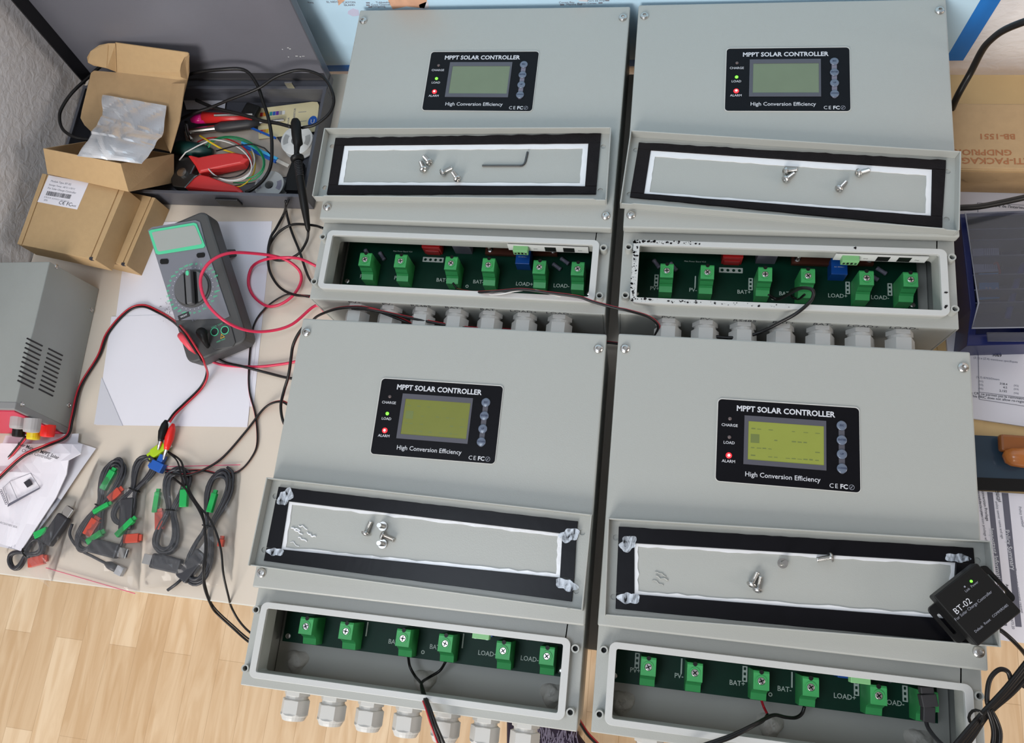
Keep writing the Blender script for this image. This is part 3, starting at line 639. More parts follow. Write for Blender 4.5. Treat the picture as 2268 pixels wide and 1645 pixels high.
# its network plug in the front right controller's compartment
pl = MB()
a0, a1, a2 = P(2052,1532,.100), P(2054,1560,.094), P(2053,1596,.088)
for (p0, p1, wd, hh) in ((P(2050,1520,.100),P(2052,1536,.100),0.0058,0.004),(P(2052,1536,.100),P(2055,1562,.097),0.0068,0.0050),(P(2055,1562,.097),P(2050,1594,.092),0.0052,0.0045)):
    dr = (p1-p0); Mx = frameM(p0, dr, (0,0,1)); pl.box(0, dr.length, -wd, wd, -hh, hh, Mi @ Mx)
pl.build('network_plug', charcoal, mod, bevel=0.0008)
modtube('plug_cable', path([(2050,1592,.092),(2056,1612,.096),(2074,1636,.110),(2095,1655,.128),(2120,1672,.132)]), 0.0019, charcoal)

# ------------------------------------------------------------------ wires
SW = -1
def twin(name, label, pts, r=0.0012, grp=None, side=0.55):
    drop = 0.0 if side > 0.9 else r*1.7
    e = thing(name, label, 'cable', tuple(P(*pts[len(pts)//2])), 0, grp)
    T = Matrix.Translation(-Vector(e.location)); q = path(pts); L1, L2 = [], []
    for i, p in enumerate(q):
        t_ = (q[min(i+1,len(q)-1)]-q[max(i-1,0)]); n_ = Vector((-t_.y,t_.x,0)); n_ = n_.normalized() if n_.length > 1e-6 else Vector((1,0,0))
        L1.append(T @ (p+n_*r*SW*side)); L2.append(T @ (p-n_*r*SW*side-Vector((0,0,drop))))
    MB().tube(L1, r, 7).build('black_conductor', wire_black, e, smooth=True)
    MB().tube(L2, r, 7).build('red_conductor', wire_red, e, smooth=True)
    return e
def cable(name, label, pts, r, m_, cat='cable', grp=None, n=8):
    return tag(MB().tube(path(pts), r, n).build(name, m_, smooth=True), label, cat, grp)
sup = twin('supply_lead', 'red and black supply lead looping past the power supply to the crocodile clips',
  [(-25,1080,.02),(0,1056,.02),(51,1010,.025),(102,987,.025),(148,965,.012),(160,925,.006),(177,857,.004),(218,789,.003),(238,738,.003),(280,690,.003),(315,677,.003),(350,690,.003),(385,711,.022),(408,735,.056),(420,752,.064),(434,774,.062),(450,800,.050),(459,826,.020),(446,858,.006),(409,895,.006),(388,915,.010),(374,934,.014)], 0.0014, side=1.0)
def croc(parent, p0, p1, m_, jaw=True):
    Mi_ = Matrix.Translation(-Vector(parent.location)); p0, p1 = Mi_ @ p0, Mi_ @ p1; d_ = p1-p0
    MB().tube([p0, p0+d_*.15, p0+d_*.4, p0+d_*.62, p0+d_*.72], [0.0018,0.0045,0.0058,0.0042,0.0030], 12).build('clip_boot', m_, parent, smooth=True)
    if jaw: MB().tube([p0+d_*.70, p0+d_*.85, p1], [0.0026,0.0024,0.0012], 8).build('clip_jaw', steel, parent)
croc(sup, P(368,930,.014), P(350,996,.014), black_plastic)
croc(sup, P(384,938,.012), P(362,1018,.010), bright_red)
twin('supply_lead', 'red and black lead running off from the supply terminals at the left', [(57,968,.025),(40,990,.018),(15,1020,.010),(0,1034,.008),(-25,1060,.006)], 0.0014, side=1.0)
conn = tag(MB().box(-0.010,0.010,-0.006,0.006,0,0.009).box(-0.0165,-0.008,-0.0045,0.0045,0.001,0.008).build('splice_connector', lime, bevel=0.0008), 'lime green splice connector gripped by the black crocodile clip', 'connector')
c0 = P(357,997,.004); conn.location = (c0.x,c0.y,0.003); conn.rotation_euler = (0,0,math.radians(42))
cw = MB().box(0.010,0.0150,-0.005,0.005,0.001,0.008).build('white_insert', white_plastic, conn)
cb = tag(MB().box(-0.009,0.009,-0.006,0.006,0,0.009).box(-0.004,0.004,0.006,0.016,0.001,0.008).box(-0.013,-0.009,-0.005,0.002,0.001,0.006).build('splice_connector', blue_plastic, bevel=0.0008), 'blue splice connector on the desk just below the lime one', 'connector')
c0 = P(353,1034,.004); cb.location = (c0.x,c0.y,0.003); cb.rotation_euler = (0,0,math.radians(-18))
twin('speaker_wire', 'thin red and black wire curving down from behind the meter to the blue connector',
  [(684,657,.03),(655,652,.01),(630,653,.006),(592,677,.004),(565,711,.003),(555,755,.003),(550,823,.003),(552,868,.003),(565,919,.003),(569,977,.003),(558,1010,.003),(531,1041,.003),(494,1050,.003),(443,1041,.006),(400,1042,.008),(367,1040,.008)], 0.0011, side=-0.5)
twin('speaker_wire', 'black and red wire from under front left controller down to the connectors',
  [(645,900,.02),(620,888,.012),(586,902,.006),(545,953,.004),(494,1011,.004),(453,1038,.008),(420,1050,.011),(395,1050,.012),(367,1045,.010)], 0.0014, side=-0.5)
twin('speaker_wire', 'black and red wire hugging the left side of the front left controller',
  [(672,722,.095),(658,742,.085),(648,765,.075),(644,790,.07),(638,831,.06),(628,865,.05),(621,899,.05),(627,935,.05),(645,960,.03)], 0.0017, side=-0.3)
cable('speaker_wire', 'black wire from the lime connector dropping over the desk edge, right strand', [(372,1000,.006),(400,1020,.012),(409,1052,.020),(421,1089,.028),(442,1122,.033),(462,1145,.034),(479,1179,.034),(490,1221,.034),(495,1272,.028),(506,1320,.010),(513,1345,-.01),(530,1375,-.02),(556,1402,-.02),(600,1430,-.02)], 0.0013, wire_black)
cable('speaker_wire', 'black wire from the blue connector dropping over the desk edge, left strand', [(368,1050,.006),(388,1062,.012),(409,1080,.022),(437,1117,.030),(450,1145,.033),(455,1209,.033),(450,1267,.028),(453,1302,.015),(467,1339,-.005),(480,1358,-.02),(515,1390,-.03),(552,1422,-.03),(600,1450,-.03)], 0.0014, wire_black)
cable('speaker_wire', 'thin black wire running beside the left strand from the lime connector', [(374,1003,.009),(393,1022,.013),(403,1060,.024),(416,1092,.032),(438,1126,.037),(452,1160,.037),(458,1212,.037),(453,1267,.030),(457,1304,.012),(474,1344,-.01),(520,1388,-.025),(553,1416,-.025),(600,1445,-.025)], 0.0010, wire_black)
twin('speaker_wire', 'red and black wire running from back left compartment across to the gland of back right',
  [(1010,640,.075),(1045,646,.108),(1080,645,.122),(1112,643,.123),(1156,640,.123),(1213,647,.123),(1280,656,.123),(1313,667,.123),(1364,681,.122),(1393,687,.121),(1438,701,.112),(1459,721,.100),(1452,744,.088)], 0.0014)
cable('signal_wire', 'thin white and black wire inside the back left compartment', [(1040,648,.10),(1100,652,.121),(1140,645,.122),(1180,642,.121),(1215,650,.122),(1260,661,.112)], 0.0008, w_white)
twin('speaker_wire', 'red and black wire arching over the glands of the back left controller',
  [(690,712,.06),(704,698,.08),(744,683,.100),(787,679,.104),(821,683,.104),(861,696,.100),(901,712,.097),(930,730,.085)], 0.0016)
twin('speaker_wire', 'red and black wire tucked below the back left glands toward the gap',
  [(780,682,.101),(827,686,.108),(895,700,.102),(945,710,.098),(1012,722,.094),(1079,728,.090),(1129,730,.082),(1240,745,.05),(1345,757,.04),(1380,761,.04)], 0.0014)
cable('speaker_wire', 'black wire arching out of the back right compartment over its rim', [(1700,652,.066),(1722,662,.064),(1752,648,.090),(1774,638,.120),(1796,640,.130),(1802,650,.130),(1794,668,.126),(1765,693,.122),(1729,713,.112),(1688,734,.100),(1651,745,.094),(1618,748,.092),(1569,744,.090)], 0.0019, wire_black)
cable('speaker_wire', 'thin black wire looping under the back right terminals', [(1782,652,.075),(1768,662,.062),(1753,656,.060),(1750,645,.075),(1765,638,.105),(1785,637,.122)], 0.0013, wire_black)
cable('speaker_wire', 'thin black wire below the third terminal of back left controller', [(1003,626,.068),(1010,636,.066),(1024,645,.070)], 0.0012, wire_black)
e = thing('power_wire', 'black and red wire leaving the front left compartment over its rim', 'cable', tuple(P(933,1515,.1)))
T_ = Matrix.Translation(-Vector(e.location))
MB().tube([T_ @ p for p in path([(904,1452,.062),(908,1476,.056),(920,1498,.062),(932,1512,.085),(940,1535,.108),(952,1566,.125),(966,1605,.128),(985,1650,.12),(1000,1690,.11)])], 0.0015, 8).build('black_conductor', wire_black, e, smooth=True)
MB().tube([T_ @ p for p in path([(987,1465,.062),(974,1485,.056),(950,1500,.062),(934,1512,.085),(936,1535,.108),(948,1568,.125),(960,1605,.128),(977,1650,.12),(992,1690,.11)])], 0.0015, 8).build('black_conductor', wire_black, e, smooth=True)
MB().tube([T_ @ p for p in path([(932,1540,.109),(943,1568,.124),(954,1603,.127),(971,1650,.118),(986,1690,.108)])], 0.0010, 8).build('red_conductor', wire_red, e, smooth=True)
e = thing('power_wire', 'black wire with red strand leaving the front right compartment', 'cable', tuple(P(1705,1588,.09)))
T_ = Matrix.Translation(-Vector(e.location))
MB().tube([T_ @ p for p in path([(1686,1549,.062),(1692,1566,.058),(1700,1582,.068)])], 0.0013, 8).build('red_conductor', wire_red, e, smooth=True)
MB().tube([T_ @ p for p in path([(1782,1564,.062),(1776,1580,.062),(1762,1589,.066),(1740,1588,.078),(1716,1583,.090),(1695,1591,.102),(1671,1604,.116),(1620,1628,.126),(1556,1650,.126),(1500,1670,.12)])], 0.0017, 8).build('black_conductor', wire_black, e, smooth=True)
MB().tube([T_ @ p for p in path([(1700,1582,.075),(1690,1596,.100),(1668,1608,.118),(1618,1634,.127),(1552,1656,.127),(1500,1674,.12)])], 0.0015, 8).build('black_conductor', wire_black, e, smooth=True)
twin('speaker_wire', 'red and black wire hanging below the gap between the front controllers', [(1278,1588,.06),(1287,1603,.05),(1302,1626,.04),(1325,1650,.03),(1350,1680,.02)], 0.0013)
cable('test_lead', 'red test lead in two loops over the multimeter', [(720,690,.01),(698,677,.010),(647,718,.018),(596,733,.028),(545,731,.045),(494,708,.066),(456,667,.074),(444,619,.078),(463,582,.080),(504,561,.070),(562,561,.045),(623,571,.022),(660,595,.010),(667,622,.006),(650,653,.010),(620,674,.010),(590,677,.008),(562,656,.004),(550,626,.004),(558,592,.006),(586,575,.018),(630,570,.028),(664,573,.022),(698,588,.010),(725,605,.01)], 0.0020, lead_red, 'test lead')
cable('test_lead', 'red lead leaving the multimeter plug towards the front left controller', [(433,780,.030),(453,793,.012),(494,808,.004),(562,812,.004),(610,808,.004),(652,801,.005),(690,790,.006)], 0.0018, lead_red, 'test lead')
cable('test_lead', 'black lead leaving the multimeter plug towards the front left controller', [(458,764,.040),(468,780,.022),(494,801,.008),(540,812,.008),(590,825,.003),(640,837,.003),(690,840,.004)], 0.0018, wire_black, 'test lead')
cable('probe_cable', 'black cable looping between the tool case and the back left controller', [(715,505,.03),(694,499,.02),(650,497,.012),(620,512,.008),(602,533,.005),(594,555,.004),(595,590,.006),(604,615,.005),(622,638,.008),(650,652,.012),(686,656,.016),(720,660,.02)], 0.0018, wire_black)
cable('probe_cable', 'black cable falling from the case rim to the compartment corner', [(633,445,.039),(634,468,.010),(645,510,.006),(663,555,.010),(678,600,.010),(690,624,.010),(715,650,.01)], 0.0018, wire_black)

# ------------------------------------------------------------------ tool case
cs = thing('tool_case', 'dark grey metal case with its lid standing open against the wall', 'tool case', (0,0,0))
x0, x1, y0, y1, hc = -0.452, -0.0695, 0.0735, 0.2450, 0.035
yh = 0.2690
MB().box(x0,x1,y0,y0+0.002,0.001,hc).box(x0,x1,y1-0.002,y1,0.001,hc).box(x1-0.002,x1,y0+0.002,y1-0.002,0.001,hc).box(x0,x0+0.002,y0+0.002,y1-0.002,0.001,hc).box(x0+0.002,x1-0.002,y0+0.002,y1-0.002,0.001,0.003).build('case_body', case_m, cs, bevel=0.0004)
MB().plate([(x0-0.001,y0-0.001),(x1+0.001,y0-0.001),(x1+0.001,y1+0.001),(x0-0.001,y1+0.001)], [[(x0+0.0035,y0+0.0035),(x0+0.0035,y1-0.0035),(x1-0.0035,y1-0.0035),(x1-0.0035,y0+0.0035)]], hc, hc+0.002).build('rim_strip', case_m, cs, bevel=0.0004)
MB().box(x0,x1,y1,yh+0.001,0.020,hc-0.004).build('hinge_ledge', case_m, cs)
lidM = frameM((0,yh,hc-0.003), (1,0,0), (0,-math.cos(0.12),math.sin(0.12)))   # lid plane leans back to the wall
HL = 0.265
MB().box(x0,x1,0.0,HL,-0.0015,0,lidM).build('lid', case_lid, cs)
MB().box(x0,x0+0.002,0.003,HL,0,0.022,lidM).build('lid_flange', case_edge, cs)  # left flange coloured near black for the shade on it
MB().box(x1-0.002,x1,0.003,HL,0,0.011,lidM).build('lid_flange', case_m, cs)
MB().box(x0,x1,0.0,0.003,0,0.010,lidM).build('hinge_strip', case_in, cs)
hp = P(645,187,.04)
MB().box(-0.0055,0.0055,-0.001,0.001,0,0.012,Matrix.Translation((hp.x,0.2430,hc+0.002))).build('hinge_pin', steel, cs)
lp = P(503,447,.022)
MB().box(-0.017,0.017,-0.0035,0,0,0.016,Matrix.Translation((lp.x,y0,0.010))).build('latch', dark_steel, cs, bevel=0.001)
m = MB()
for k in range(7):
    gx = random.uniform(-0.128,-0.098); gz = random.uniform(0.030,0.050)
    m.box(gx,gx+random.uniform(.001,.005),gz,gz+random.uniform(.0006,.0015),0,0.0001,lidM)
m.build('paint_scratches', white_plastic, cs)

ZI = 0.0035
def flat(name, label, cat, pts, z, th, m_, parent=None, group=None):
    q = [P(a, b_, z) for a, b_ in pts]; c = sum(q, Vector())/len(q)
    o = MB().prism([(v.x-c.x, v.y-c.y) for v in q], 0, th).build(name, m_, parent); o.location = (c.x,c.y,z)
    if label: tag(o, label, cat, group)
    return o
z1 = lambda x, y: (360+x/4.7, 130+y/4.7)
flat('card_sheet', 'beige card sheet lying on the case bottom under the wires', 'card', [z1(*q) for q in ((230,760),(880,715),(1190,820),(1350,1060),(1290,1230),(700,1330),(330,1300))], ZI, 0.0008, beige)
rc = flat('resistor_chart', 'cream resistor colour chart card with a blue U badge in the tool case', 'card', [z1(*q) for q in ((985,525),(1560,452),(1615,455),(1632,490),(1600,760),(1005,840))], 0.0060, 0.0010, cream_card)
def chart(name, px, py, w_, h_, m_, a=0.12):
    q = P(*z1(px,py), 0.007); o = MB().box(-w_/2,w_/2,-h_/2,h_/2,0,0.0003).build(name, m_, rc); o.location = (q.x-rc.location.x, q.y-rc.location.y, 0.0010); o.rotation_euler = (0,0,a)
for k, m_ in enumerate((red_plastic, mat('stripe_orange',(0.7,0.25,0.02),.5), w_yellow, mat('stripe_teal',(0.02,0.25,0.25),.5), mat('stripe_blue',(0.02,0.1,0.45),.5), mat('stripe_violet',(0.12,0.03,0.35),.5), mat('stripe_grey',(0.35,0.35,0.38),.5), white_plastic)):
    chart('colour_stripe', 1030+k*33, 582-k*3, 0.0042, 0.0062, m_)
for k, m_ in enumerate((red_plastic, MATS['stripe_orange'], w_yellow)): chart('colour_stripe', 1030+k*30, 760-k*4, 0.0040, 0.0060, m_)
def chart_text(s, px, py, size, m_, a): 
    q = P(*z1(px,py), 0.007); text('chart_lettering', s, size, m_, rc, M=Matrix.Translation((q.x-rc.location.x,q.y-rc.location.y,0.0012)) @ Matrix.Rotation(a,4,'Z'), bold=0.01)
q = P(*z1(1562,655),0.007); m = MB().prism([(0.0068*math.cos(k*.3142),0.0095*math.sin(k*.3142)) for k in range(20)],0,0.0002); o = m.build('badge', blue_plastic, rc); o.location = (q.x-rc.location.x,q.y-rc.location.y,0.0010)
chart_text('U', 1562, 655, 0.0095, print_white, 0.1); chart_text('RESISTOR', 1375, 570, 0.0040, ink_l, math.pi/2+.1); chart_text('COLOUR', 1310, 660, 0.0036, ink_l, math.pi/2+.1)
for a, b_ in ((1455,555),(1460,650)): chart('chart_line', a, b_, 0.012, 0.0006, ink_l)
flat('paper_slip', 'pale paper slip at the back left inside the tool case', 'paper', [z1(*q) for q in ((215,405),(665,400),(650,520),(250,530))], 0.0060, 0.0006, paper2)
# marker, screwdriver, handles
mk = thing('marker_pen', 'red marker pen with pink end and black clip in the tool case', 'pen', tuple(P(*z1(620,610), .018)))
T_ = Matrix.Translation(-Vector(mk.location))
MB().tube([T_ @ P(*z1(430,612),.019), T_ @ P(*z1(700,615),.018), T_ @ P(*z1(940,618),.017)], [0.0085,0.0062,0.0045], 12).build('barrel', red_plastic, mk, smooth=True)
MB().tube([T_ @ P(*z1(300,640),.019), T_ @ P(*z1(350,632),.019), T_ @ P(*z1(440,618),.019)], [0.0035,0.0062,0.0075], 12).build('end_plug', pink, mk, smooth=True)
MB().box(-0.012,0.012,-0.010,0.010,-0.004,0.004, T_ @ Matrix.Translation(P(*z1(925,540),.020)) @ Matrix.Rotation(-0.3,4,'Z')).build('cap', black_plastic, mk, bevel=0.003)
MB().tube([T_ @ P(*z1(540,590),.027), T_ @ P(*z1(940,580),.024)], 0.0018, 8).build('clip', steel, mk)
sd = thing('screwdriver', 'steel precision screwdriver with dark ribbed grip below the marker pen', 'screwdriver', tuple(P(*z1(700,700), .013)))
T_ = Matrix.Translation(-Vector(sd.location))
MB().tube([T_ @ P(*z1(290,752),.014), T_ @ P(*z1(560,722),.014)], 0.0045, 12).build('shaft', steel, sd)
MB().tube([T_ @ P(*z1(555,722),.014), T_ @ P(*z1(620,712),.014), T_ @ P(*z1(900,678),.013), T_ @ P(*z1(1010,664),.012)], [0.0050,0.0078,0.0075,0.0040], 12).build('grip', charcoal, sd, smooth=True)
MB().tube([T_ @ P(*z1(1010,664),.012), T_ @ P(*z1(1265,636),.010)], 0.0022, 10).build('tip', steel, sd)
gl = MB().tube([P(*z1(x_,y_),.012) for x_, y_ in ((245,660),(255,700),(262,760),(275,810),(310,845))], 0.0030, 10).build('metal_hook', steel, smooth=True)
tag(gl, 'curved bright metal hook left of the screwdriver in the tool case', 'hook')
tag(MB().tube([P(*z1(100,935),.014), P(*z1(200,930),.016), P(*z1(400,950),.016), P(*z1(520,975),.012)], [0.008,0.011,0.010,0.005], 12).build('hand_tool', dk_green, smooth=True), 'dark green gripped hand tool poking from under the open cardboard box', 'tool')
pl = thing('pliers', 'wire stripping pliers with red handles at the front of the tool case', 'pliers', tuple(P(*z1(300,1180), .018)))
T_ = Matrix.Translation(-Vector(pl.location))
def handle(cs_):
    n = len(cs_)//2; q = [P(*z1(*c), .024) for c in cs_]; b = [P(*z1(*c), .012) for c in cs_]
    q = [T_ @ v for v in q]; c = sum(q, Vector())/len(q)
    m = MB(); k = len(q)
    b = [Vector((v.x,v.y,T_.translation.z+0.010)) for v in q]; mid = [v.copy() for v in q]; top = [c+(v-c)*0.86+Vector((0,0,0.003)) for v in q]
    m.add(b+mid+top, [tuple(range(k-1,-1,-1)), tuple(range(2*k,3*k))]+[(i,(i+1)%k,k+(i+1)%k,k+i) for i in range(k)]+[(k+i,k+(i+1)%k,2*k+(i+1)%k,2*k+i) for i in range(k)])
    m.build('handle', mat('plier_red',(0.60,0.03,0.03),0.4), pl, bevel=0.001, smooth=False)
handle([(265,1010),(360,1035),(560,995),(760,980),(870,1000),(900,1045),(850,1090),(650,1130),(450,1175),(380,1190),(340,1110)])
handle([(235,1345),(330,1240),(385,1205),(480,1225),(650,1290),(790,1335),(832,1375),(820,1400),(600,1388),(400,1365)])
MB().prism([tuple((T_ @ P(*z1(*c), .02)).xy) for c in ((90,1010),(265,1015),(345,1100),(300,1190),(380,1205),(330,1240),(235,1345),(100,1330),(60,1180))], T_.translation.z+0.008, T_.translation.z+0.020).build('jaws', dark_steel, pl, bevel=0.002)
MB().lathe([(0.007,0),(0.007,0.003),(0.003,0.0035)], 16, T_ @ Matrix.Translation(P(*z1(210,1190), .020))).build('pivot_bolt', steel, pl)
# solder spools
def spool(label, px, py, z, r, r_in, m_, tilt, name='solder_spool'):
    q = P(px,py,z); e = thing(name, label, 'spool', M=Matrix.Translation(q) @ Matrix.Rotation(tilt,4,'X'), group='solder spools in the tool case')
    hs = [circ(0,0,r_in,20)[::-1]]
    MB().plate(circ(0,0,r,36), hs, 0, 0.0015).build('flange', m_, e, bevel=0.0004)
    MB().plate(circ(0,0,r,36), [circ(0,0,r_in,20)[::-1]], -0.012, -0.0105).build('flange', m_, e)
    MB().plate(circ(0,0,r*.62,28), [circ(0,0,r_in,20)[::-1]], -0.0105, 0).build('hub', m_, e)
    m = MB()
    for s_ in (0, math.pi):
        pts = [(r*.86*math.cos(s_+a_), r*.86*math.sin(s_+a_)) for a_ in [x_*.15-.45 for x_ in range(7)]]+[(r*.55*math.cos(s_+a_), r*.55*math.sin(s_+a_)) for a_ in [.45-x_*.15 for x_ in range(7)]]
        m.prism(pts, 0.0015, 0.0018)
    m.build('flange_window', grey_comp if m_ is spool_g else spool_g, e)
    return e
spool('white plastic solder spool under the black probe in the tool case', 658, 311, 0.018, 0.0235, 0.0080, white_plastic, 0.0)
spool('grey solder spool with dark centre hole at the front of the tool case', 597, 410, 0.0185, 0.0215, 0.0062, spool_g, 0.0)
tag(MB().box(-0.0015,0.0015,-0.024,0.024,0,0.0015).build('cable_tie', blue_plastic), 'dark blue plastic strip crossing the resistor chart', 'cable tie')
o = bpy.data.objects['cable_tie.001'] if 'cable_tie.001' in bpy.data.objects else bpy.data.objects['cable_tie']
q0, q1 = P(*z1(900,712),.0095), P(*z1(1190,835),.0095); o.location = (q0+q1)/2; o.rotation_euler = (0,0,math.atan2((q1-q0).y,(q1-q0).x)-math.pi/2)
tp = thing('trimming_tool', 'light blue flat tool with clear tip in the middle of the tool case', 'tool', tuple(P(*z1(1000,980), .014)))
T_ = Matrix.Translation(-Vector(tp.location))
q0, q1, q2 = [T_ @ P(*z1(*c), .014) for c in ((825,885),(1195,1065),(1310,1135))]
Mx = frameM(q0, q1-q0, (0,0,1)); L_ = (q1-q0).length
MB().box(0,L_,0,0.0042,0,0.0035,Mx).build('body', cyan, tp, bevel=0.0006); MB().box(0.002,L_,-0.0045,-0.0002,-0.0006,0.0030,Mx).build('body_side', blue_plastic, tp, bevel=0.0006)
MB().box(L_,L_+(q2-q1).length,-0.0022,0.0028,0,0.0022,Mx).build('tip', MATS.get('clear_tip') or mat('clear_tip',(0.55,0.52,0.47),0.2), tp, bevel=0.0005)
# jumper wires
def ell(cx_, cy_, rx, ry, rot, a0, a1, n=22, dz=0.0, base=0.012):
    out = []
    for k in range(n+1):
        a_ = math.radians(a0+(a1-a0)*k/n); x_ = rx*math.cos(a_); y_ = ry*math.sin(a_)
        out.append(P(*z1(cx_+x_*math.cos(rot)-y_*math.sin(rot), cy_+x_*math.sin(rot)+y_*math.cos(rot)), base+dz+0.006*math.sin(a_*1.3)))
    return out
def jw(label, pts, m_, r=0.0010): tag(MB().tube(pts, r, 7).build('jumper_wire', m_, smooth=True), label, 'wire', 'loose jumper wires in the tool case')
jw('green jumper wire looping widest around the red pliers', [P(*z1(390,945),.022)]+ell(740,1050,330,235,0.25,200,440,base=.024)+[P(*z1(740,1290),.014)], w_green)
jw('second green jumper wire inside the wide green loop', [P(*z1(480,925),.020)]+ell(750,1035,310,200,0.3,205,420,base=.026), w_green)
jw('white jumper wire whose bare end sticks out at the left', [P(*z1(175,1055),.02),P(*z1(240,975),.026),P(*z1(370,905),.028)]+ell(620,1060,320,200,0.35,235,445,base=.026), w_white)
jw('white jumper wire curving below the upper red handle', ell(700,1040,260,225,0.2,-40,150,base=.026), w_white)
jw('yellow jumper wire crossing diagonally under the green loops', [P(*z1(390,800),.022),P(*z1(500,870),.024),P(*z1(620,940),.024),P(*z1(760,990),.022),P(*z1(900,1040),.02)], w_yellow, 0.0014)
jw('yellow jumper wire curving down toward the grey spool', ell(700,1100,265,250,0.1,-50,60,base=.020)+[P(*z1(700,1340),.012)], w_yellow)
jw('dark red jumper wire at the top of the wire loops', ell(600,1050,330,225,0.2,215,360,base=.020), red_plastic)
jw('black jumper wire arched across the middle of the tool case', [P(*z1(560,960),.026),P(*z1(760,905),.030),P(*z1(950,890),.030),P(*z1(1060,930),.028),P(*z1(1130,1000),.022)], wire_black)
jw('black jumper wire curling under the upper red handle', ell(640,1060,270,180,0.1,-30,120,base=.026), wire_black)
flat('cloth_pouch', 'crumpled black pouch in the front right corner of the tool case', 'pouch', [z1(*q) for q in ((1375,1095),(1485,1110),(1470,1280),(1425,1400),(1290,1395),(1320,1260))], 0.0065, 0.008, black_plastic)
# heavy black leads over the case
cable('scope_lead', 'black lead looping high over the right rim of the tool case', [(330,325,.03),(396,268,.03),(430,250,.036),(466,238,.040),(513,219,.050),(571,196,.058),(615,168,.064),(668,155,.066),(717,172,.062),(739,215,.055),(731,249,.050),(700,275,.047),(668,283,.046)], 0.0021, wire_black)
cable('scope_lead', 'black lead hanging down the middle of the tool case to its front rim', [(400,175,.045),(428,162,.060),(488,154,.066),(541,155,.062),(568,185,.056),(583,226,.050),(596,268,.046),(602,311,.040),(600,364,.034),(585,396,.030),(562,417,.030),(545,426,.028)], 0.0024, wire_black)
cable('scope_lead', 'black lead crossing the resistor chart toward the hook probe', [(435,222,.032),(460,233,.036),(479,240,.038),(541,255,.040),(583,268,.042),(615,273,.046),(645,281,.046)], 0.0026, wire_black)
cable('scope_lead', 'black lead bulging out against the left wall beside the cardboard box', [(230,140,.05),(198,169,.052),(159,206,.055),(136,241,.055),(132,264,.055),(139,286,.054),(159,301,.052),(184,308,.048),(220,310,.045)], 0.0023, wire_black)
hp = thing('hook_probe', 'long black hook probe leaning out over the front of the tool case', 'probe', tuple(P(665,390,.045)))
T_ = Matrix.Translation(-Vector(hp.location))
ax = [P(654,266,.052),P(655,272,.052),P(657,300,.051),P(660,318,.050),P(658,322,.050),P(657,335,.050),P(658,347,.049)]
MB().tube([T_ @ p for p in ax], [0.0050,0.0068,0.0068,0.0066,0.0045,0.0035,0.0042], 14).build('sliding_cap', black_plastic, hp, smooth=True)
MB().tube([T_ @ P(657,346,.049), T_ @ P(658,349,.049), T_ @ P(659,353,.049), T_ @ P(660,356,.049)], [0.0060,0.0092,0.0092,0.0060], 16).build('collar', black_plastic, hp, smooth=True)
MB().tube([T_ @ p for p in (P(659,355,.049),P(663,385,.047),P(667,410,.044),P(675,460,.036),P(682,505,.022),P(683,511,.020))], [0.0048,0.0052,0.0056,0.0054,0.0034,0.0024], 14).build('grip', black_plastic, hp, smooth=True)
m = MB()
for k in range(9):
    f = k/9; c = P(660+f*5,360+f*33,.0485-f*.002); c2 = P(660.3+f*5,361.6+f*33,.0485-f*.002); m.tube([T_ @ c, T_ @ c2], 0.0055, 12)
m.build('grip_ridges', charcoal, hp)
MB().tube([T_ @ p for p in path([(683,511,.020),(680,532,.012),(665,558,.010),(645,571,.008),(622,577,.009),(603,572,.010),(594,556,.010),(600,525,.010),(612,505,.008),(628,475,.006),(634,455,.036),(640,440,.041)])], 0.0018, 8).build('lead', wire_black, hp, smooth=True)

# ------------------------------------------------------------------ cardboard boxes
def closed_box(label, tl, tr, br, bl, z, h, lx):
    c = [P(*tl,z),P(*tr,z),P(*br,z),P(*bl,z)]
    o = (c[0]+c[1]+c[2]+c[3])/4; e = thing('cardboard_box', label, 'box', (o.x,o.y,z-h), 0, 'small closed cardboard boxes')
    L = [v-Vector((o.x,o.y,z-h)) for v in c]
    bt = [Vector((v.x,v.y,0.0)) for v in L]; tp_ = [Vector((v.x,v.y,h-0.0012)) for v in L]
    MB().hexa([bt[3],bt[2],bt[1],bt[0]], [tp_[3],tp_[2],tp_[1],tp_[0]]).build('box_body', cardboard_l, e, bevel=0.0006)
    # lid panel stops short of the side tucks
    f = lambda a, b_, t_: a+(b_-a)*t_
    q = [f(L[3],L[2],.07)+Vector((0,0,0)), f(L[3],L[2],.93), f(L[0],L[1],.93), f(L[0],L[1],.07)]
    MB().hexa([Vector((v.x,v.y,h-0.0012)) for v in q], [Vector((v.x,v.y,h+0.0004)) for v in q]).build('lid_panel', cardboard_l, e, bevel=0.0004)
    q = [f(L[3],L[2],.945), L[2], L[1], f(L[0],L[1],.945)]
    MB().hexa([Vector((v.x,v.y,h-0.0012)) for v in q], [Vector((v.x,v.y,h+0.0002)) for v in q]).build('side_tuck', cardboard_l, e, bevel=0.0004)
    q = [L[3], f(L[3],L[2],.055), f(L[0],L[1],.055), L[0]]
    MB().hexa([Vector((v.x,v.y,h-0.0012)) for v in q], [Vector((v.x,v.y,h+0.0002)) for v in q]).build('side_tuck', cardboard_l, e, bevel=0.0004)
    s = f(L[3],L[2],.945)
    MB().box(-0.0025,0.0025,-0.0004,0.003,-0.004,0.0005,Matrix.Translation((s.x,s.y,h))).build('tuck_slot', ink, e)
    return e, o
e2, _ = closed_box('plain brown cardboard box under the labelled one, beside the multimeter', (222,412), (344,438), (280,588), (140,556), 0.035, 0.035, 0)
e1, o1 = closed_box('closed brown cardboard box with a white printed label on top', (94,384), (278,417), (211,576), (38,540), 0.0705, 0.0350, 0)
zl = 0.0711
lab = [P(*q, zl) for q in ((108,388),(197,404),(171,464),(83,447))]
